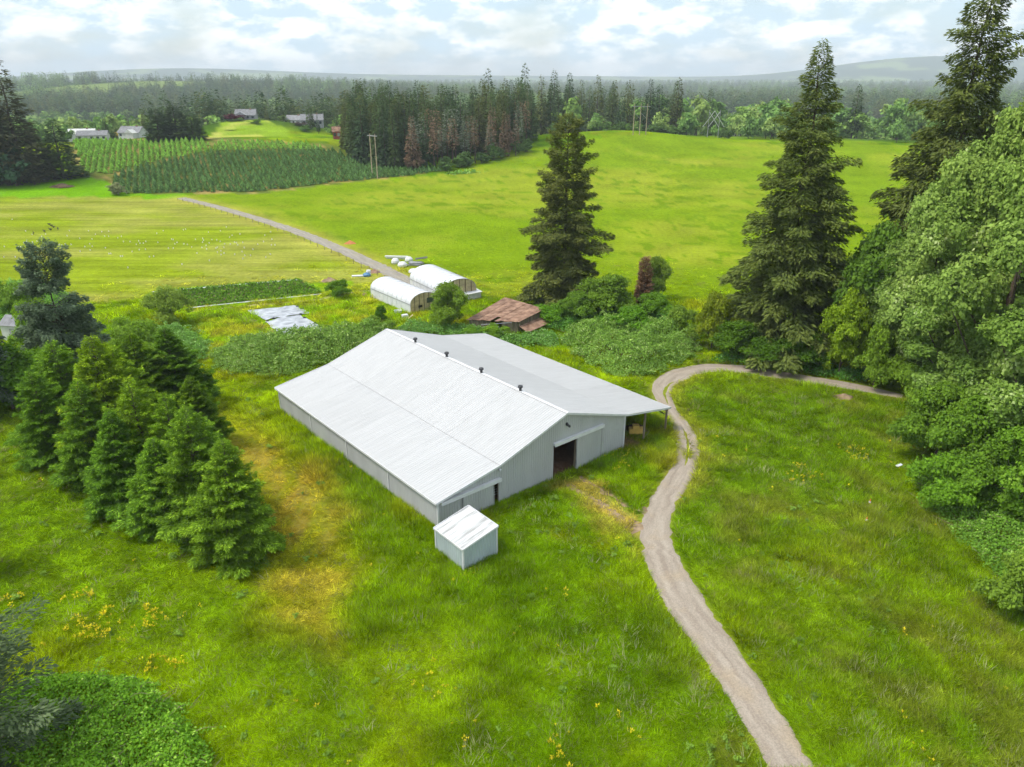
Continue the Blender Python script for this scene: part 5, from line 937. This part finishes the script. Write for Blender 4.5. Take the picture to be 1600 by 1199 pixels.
# ------------------------------------------------------------------ grass, tall meadow tufts, flowers
def tuft(seed, n_, r_, h_, wd):
    g_ = np.random.default_rng(seed); a = g_.uniform(0, 6.28, n_); q = np.sqrt(g_.random(n_)) * r_; P = np.column_stack([q * np.cos(a), q * np.sin(a), np.zeros(n_) - .03]); ln = g_.uniform(.3, 1.0, n_)
    D = np.column_stack([np.cos(a) * ln + g_.normal(0, .3, n_), np.sin(a) * ln + g_.normal(0, .3, n_), np.ones(n_)]); D = unit(D); L = h_ * g_.uniform(.6, 1.2, n_); Sx = unit(np.cross(D, np.array([0, 0, 1.]))) * wd / 2
    tip = P + D * L[:, None]; tip[:, 2] -= .15 * h_ * ln; V = np.stack([P - Sx, P + Sx, tip], 1).reshape(-1, 3); k = np.arange(n_) * 3; return mesh('tuft', V, [np.stack([k, k + 1, k + 2], -1)], {'v': np.repeat(g_.random(n_), 3)})
g = np.random.default_rng(123)
def grass_points(n_, d0, d1, amin=-47, amax=47): a = np.radians(g.uniform(amin, amax, n_)); d = np.exp(g.uniform(np.log(d0), np.log(d1), n_)); return d * np.sin(a), d * np.cos(a), d
def allowed(x, y):
    px, py, _ = project(x, y, 0 * x); s, t = barn_local(x, y); dx, dy = x - SHED_A[0], y - SHED_A[1]; s2, t2 = dx * bu[0] + dy * bu[1], dx * bv[0] + dy * bv[1]
    ok = ~road_mask(px, py) & ~road_mask(px - 11, py) & ~road_mask(px + 11, py) & ~((s > -.12) & (s < BW + .1) & (t > -.12) & (t < BL + .12)) & ~((s2 > -.12) & (s2 < SA + .12) & (t2 > -.12) & (t2 < SB + .12))
    ok &= (strip_dist(x, y, T_IN) > np.where(y > 88, 2.0, .7)) & (strip_dist(x, y, T_OUT) > .68) & (strip_dist(x, y, LANE) > 2.2)
    for q in ([(388, 485), (460, 476), (517, 520), (448, 531)], BEDQ): ok &= ~inpoly(px, py, q)
    bare = inpoly(px, py, Z_YARD) | inpoly(px, py, Z_SOIL); ok &= ~(bare & (g.random(len(x)) < .85)); return ok
x, y, d = grass_points(400000, 22, 190); ok = allowed(x, y); px, py, _ = project(x, y, 0 * x); short = inpoly(px, py, Z_MOWN) | inpoly(px, py, [(-500, 620), (60, 640), (330, 880), (430, 930), (300, 1000), (-500, 1000)]) | inpoly(px, py, Z_ROWS) | inpoly(px, py, Z_BRIGHT)
tall = fbm(x / 6, y / 6, 201); s_, t_ = barn_local(x, y); near_wall = ((s_ > -2.2) & (s_ < BW + 1) & (t_ > -1.8) & (t_ < BL)).astype(float)
hgt_ = np.where(short, .2, .26 + .62 * ss(.35, .75, tall) * (.4 + 1.2 * fbm(x / 1.1, y / 1.1, 205, 2)) + .4 * near_wall) * (1 + .006 * np.clip(d - 40, 0, 150)); hgt_ = hgt_ * g.uniform(.6, 1.3, len(x)); ok &= g.random(len(x)) < np.where(short, .55, 1) * (1 - ss(95, 185, d))
col_ = ground_color(x, y) * g.uniform(.5, 1.55, (len(x), 1)) * 1.75 * np.array([1.13, 1., .7]) * (.45 + 1.1 * fbm(x / 1.3, y / 1.3, 77, 3))[:, None]; dry = (g.random(len(x)) < .05)[:, None]; col_ = np.where(dry, np.array([.3, .27, .1]) * g.uniform(.6, 1.1, (len(x), 1)), col_)
wdt = (.55 + .007 * d) * g.uniform(.8, 1.2, len(x)); TU = [tuft(k, 14, .36, 1., .06) for k in range(4)]
scatter('meadow_grass', np.stack([x, y, 0 * x], -1)[ok], np.column_stack([wdt, wdt, hgt_ * .75])[ok], col_[ok], TU, G_GRASS, 'long meadow grass growing all round the barn', 'grass', .12, 5)
# yellow flowers
n_ = 60000; x, y, d = grass_points(n_ , 23, 95); px, py, _ = project(x, y, 0 * x); fl = ss(.55, .75, fbm(x / 3, y / 3, 300)) * (inpoly(px, py, [(0, 930), (180, 920), (330, 1000), (480, 1110), (560, 1199), (330, 1199), (200, 1040), (0, 1010)]) * 1. + inpoly(px, py, [(1230, 690), (1370, 700), (1370, 760), (1230, 760)]) * .6 + inpoly(px, py, [(860, 1120), (1050, 1100), (1050, 1199), (860, 1199)]) * .35 + inpoly(px, py, [(930, 660), (1010, 700), (960, 760), (900, 740)]) * .5 + .035)
ok = allowed(x, y) & (g.random(n_) < fl); yf = [tuft(50 + k, 7, .2, .25, .16) for k in range(2)]
scatter('yellow_flowers', np.stack([x, y, .35 + 0 * x], -1)[ok], g.uniform(.5, 1., ok.sum()), np.array([.8, .66, .03]) * g.uniform(.7, 1.1, (ok.sum(), 1)), yf, G_GRASS, 'yellow buttercups scattered through the meadow grass', 'flowers', .3, 6)
# dry seed heads in patches
x, y, d = grass_points(42000, 23, 120); px, py, _ = project(x, y, 0 * x); wgt = ss(.5, .72, fbm(x / 2.6, y / 2.6, 410)) * (.25 + .75 * ss(950, 1150, px)); ok = allowed(x, y) & ~inpoly(px, py, Z_MOWN) & (g.random(len(x)) < wgt * .55); sh = [tuft(80 + k, 9, .4, 1.1, .05) for k in range(3)]
scatter('seed_heads', np.stack([x, y, 0 * x], -1)[ok], np.column_stack([g.uniform(.7, 1.2, len(x))] * 2 + [g.uniform(.6, 1.1, len(x))])[ok], (np.array([.36, .36, .17]) * g.uniform(.6, 1.2, (len(x), 1)))[ok], sh, G_GRASS, 'greyish tan seed heads standing in the rough meadow', 'grass', .2, 8)
# broad weeds
x, y, d = grass_points(9000, 23, 110); ok = allowed(x, y) & (g.random(len(x)) < ss(.5, .7, fbm(x / 4, y / 4, 400)) * .25); WE = [broadleaf(300 + k, .5, .4, .0, 9, 7, .16, .4, .8, .5, .3, 1, nl=4)[1] for k in range(2)]
scatter('meadow_weeds', np.stack([x, y, 0 * x], -1)[ok], g.uniform(.6, 1.2, ok.sum()), np.array([.2, .32, .05]) * g.uniform(.7, 1.3, (ok.sum(), 1)), WE, G_GRASS, 'leafy weeds among the meadow grass', 'weeds', .1, 7)

# ------------------------------------------------------------------ haze
b = MB(); b.box(-15500, 15500, -15500, 15500, -17, 320); hz = b.build('haze', None); m = bpy.data.materials.new('haze_air'); t, n, l = nodes_of(m); o = n('ShaderNodeOutputMaterial'); v = n('ShaderNodeVolumePrincipled')
v.inputs['Density'].default_value = 1.25e-4; v.inputs['Color'].default_value = (.84, .92, 1, 1); v.inputs['Anisotropy'].default_value = 0; l(v.outputs[0], o.inputs['Volume']); hz.data.materials.append(m); stuff(hz, 'thin pale haze lying over the whole valley', 'haze')
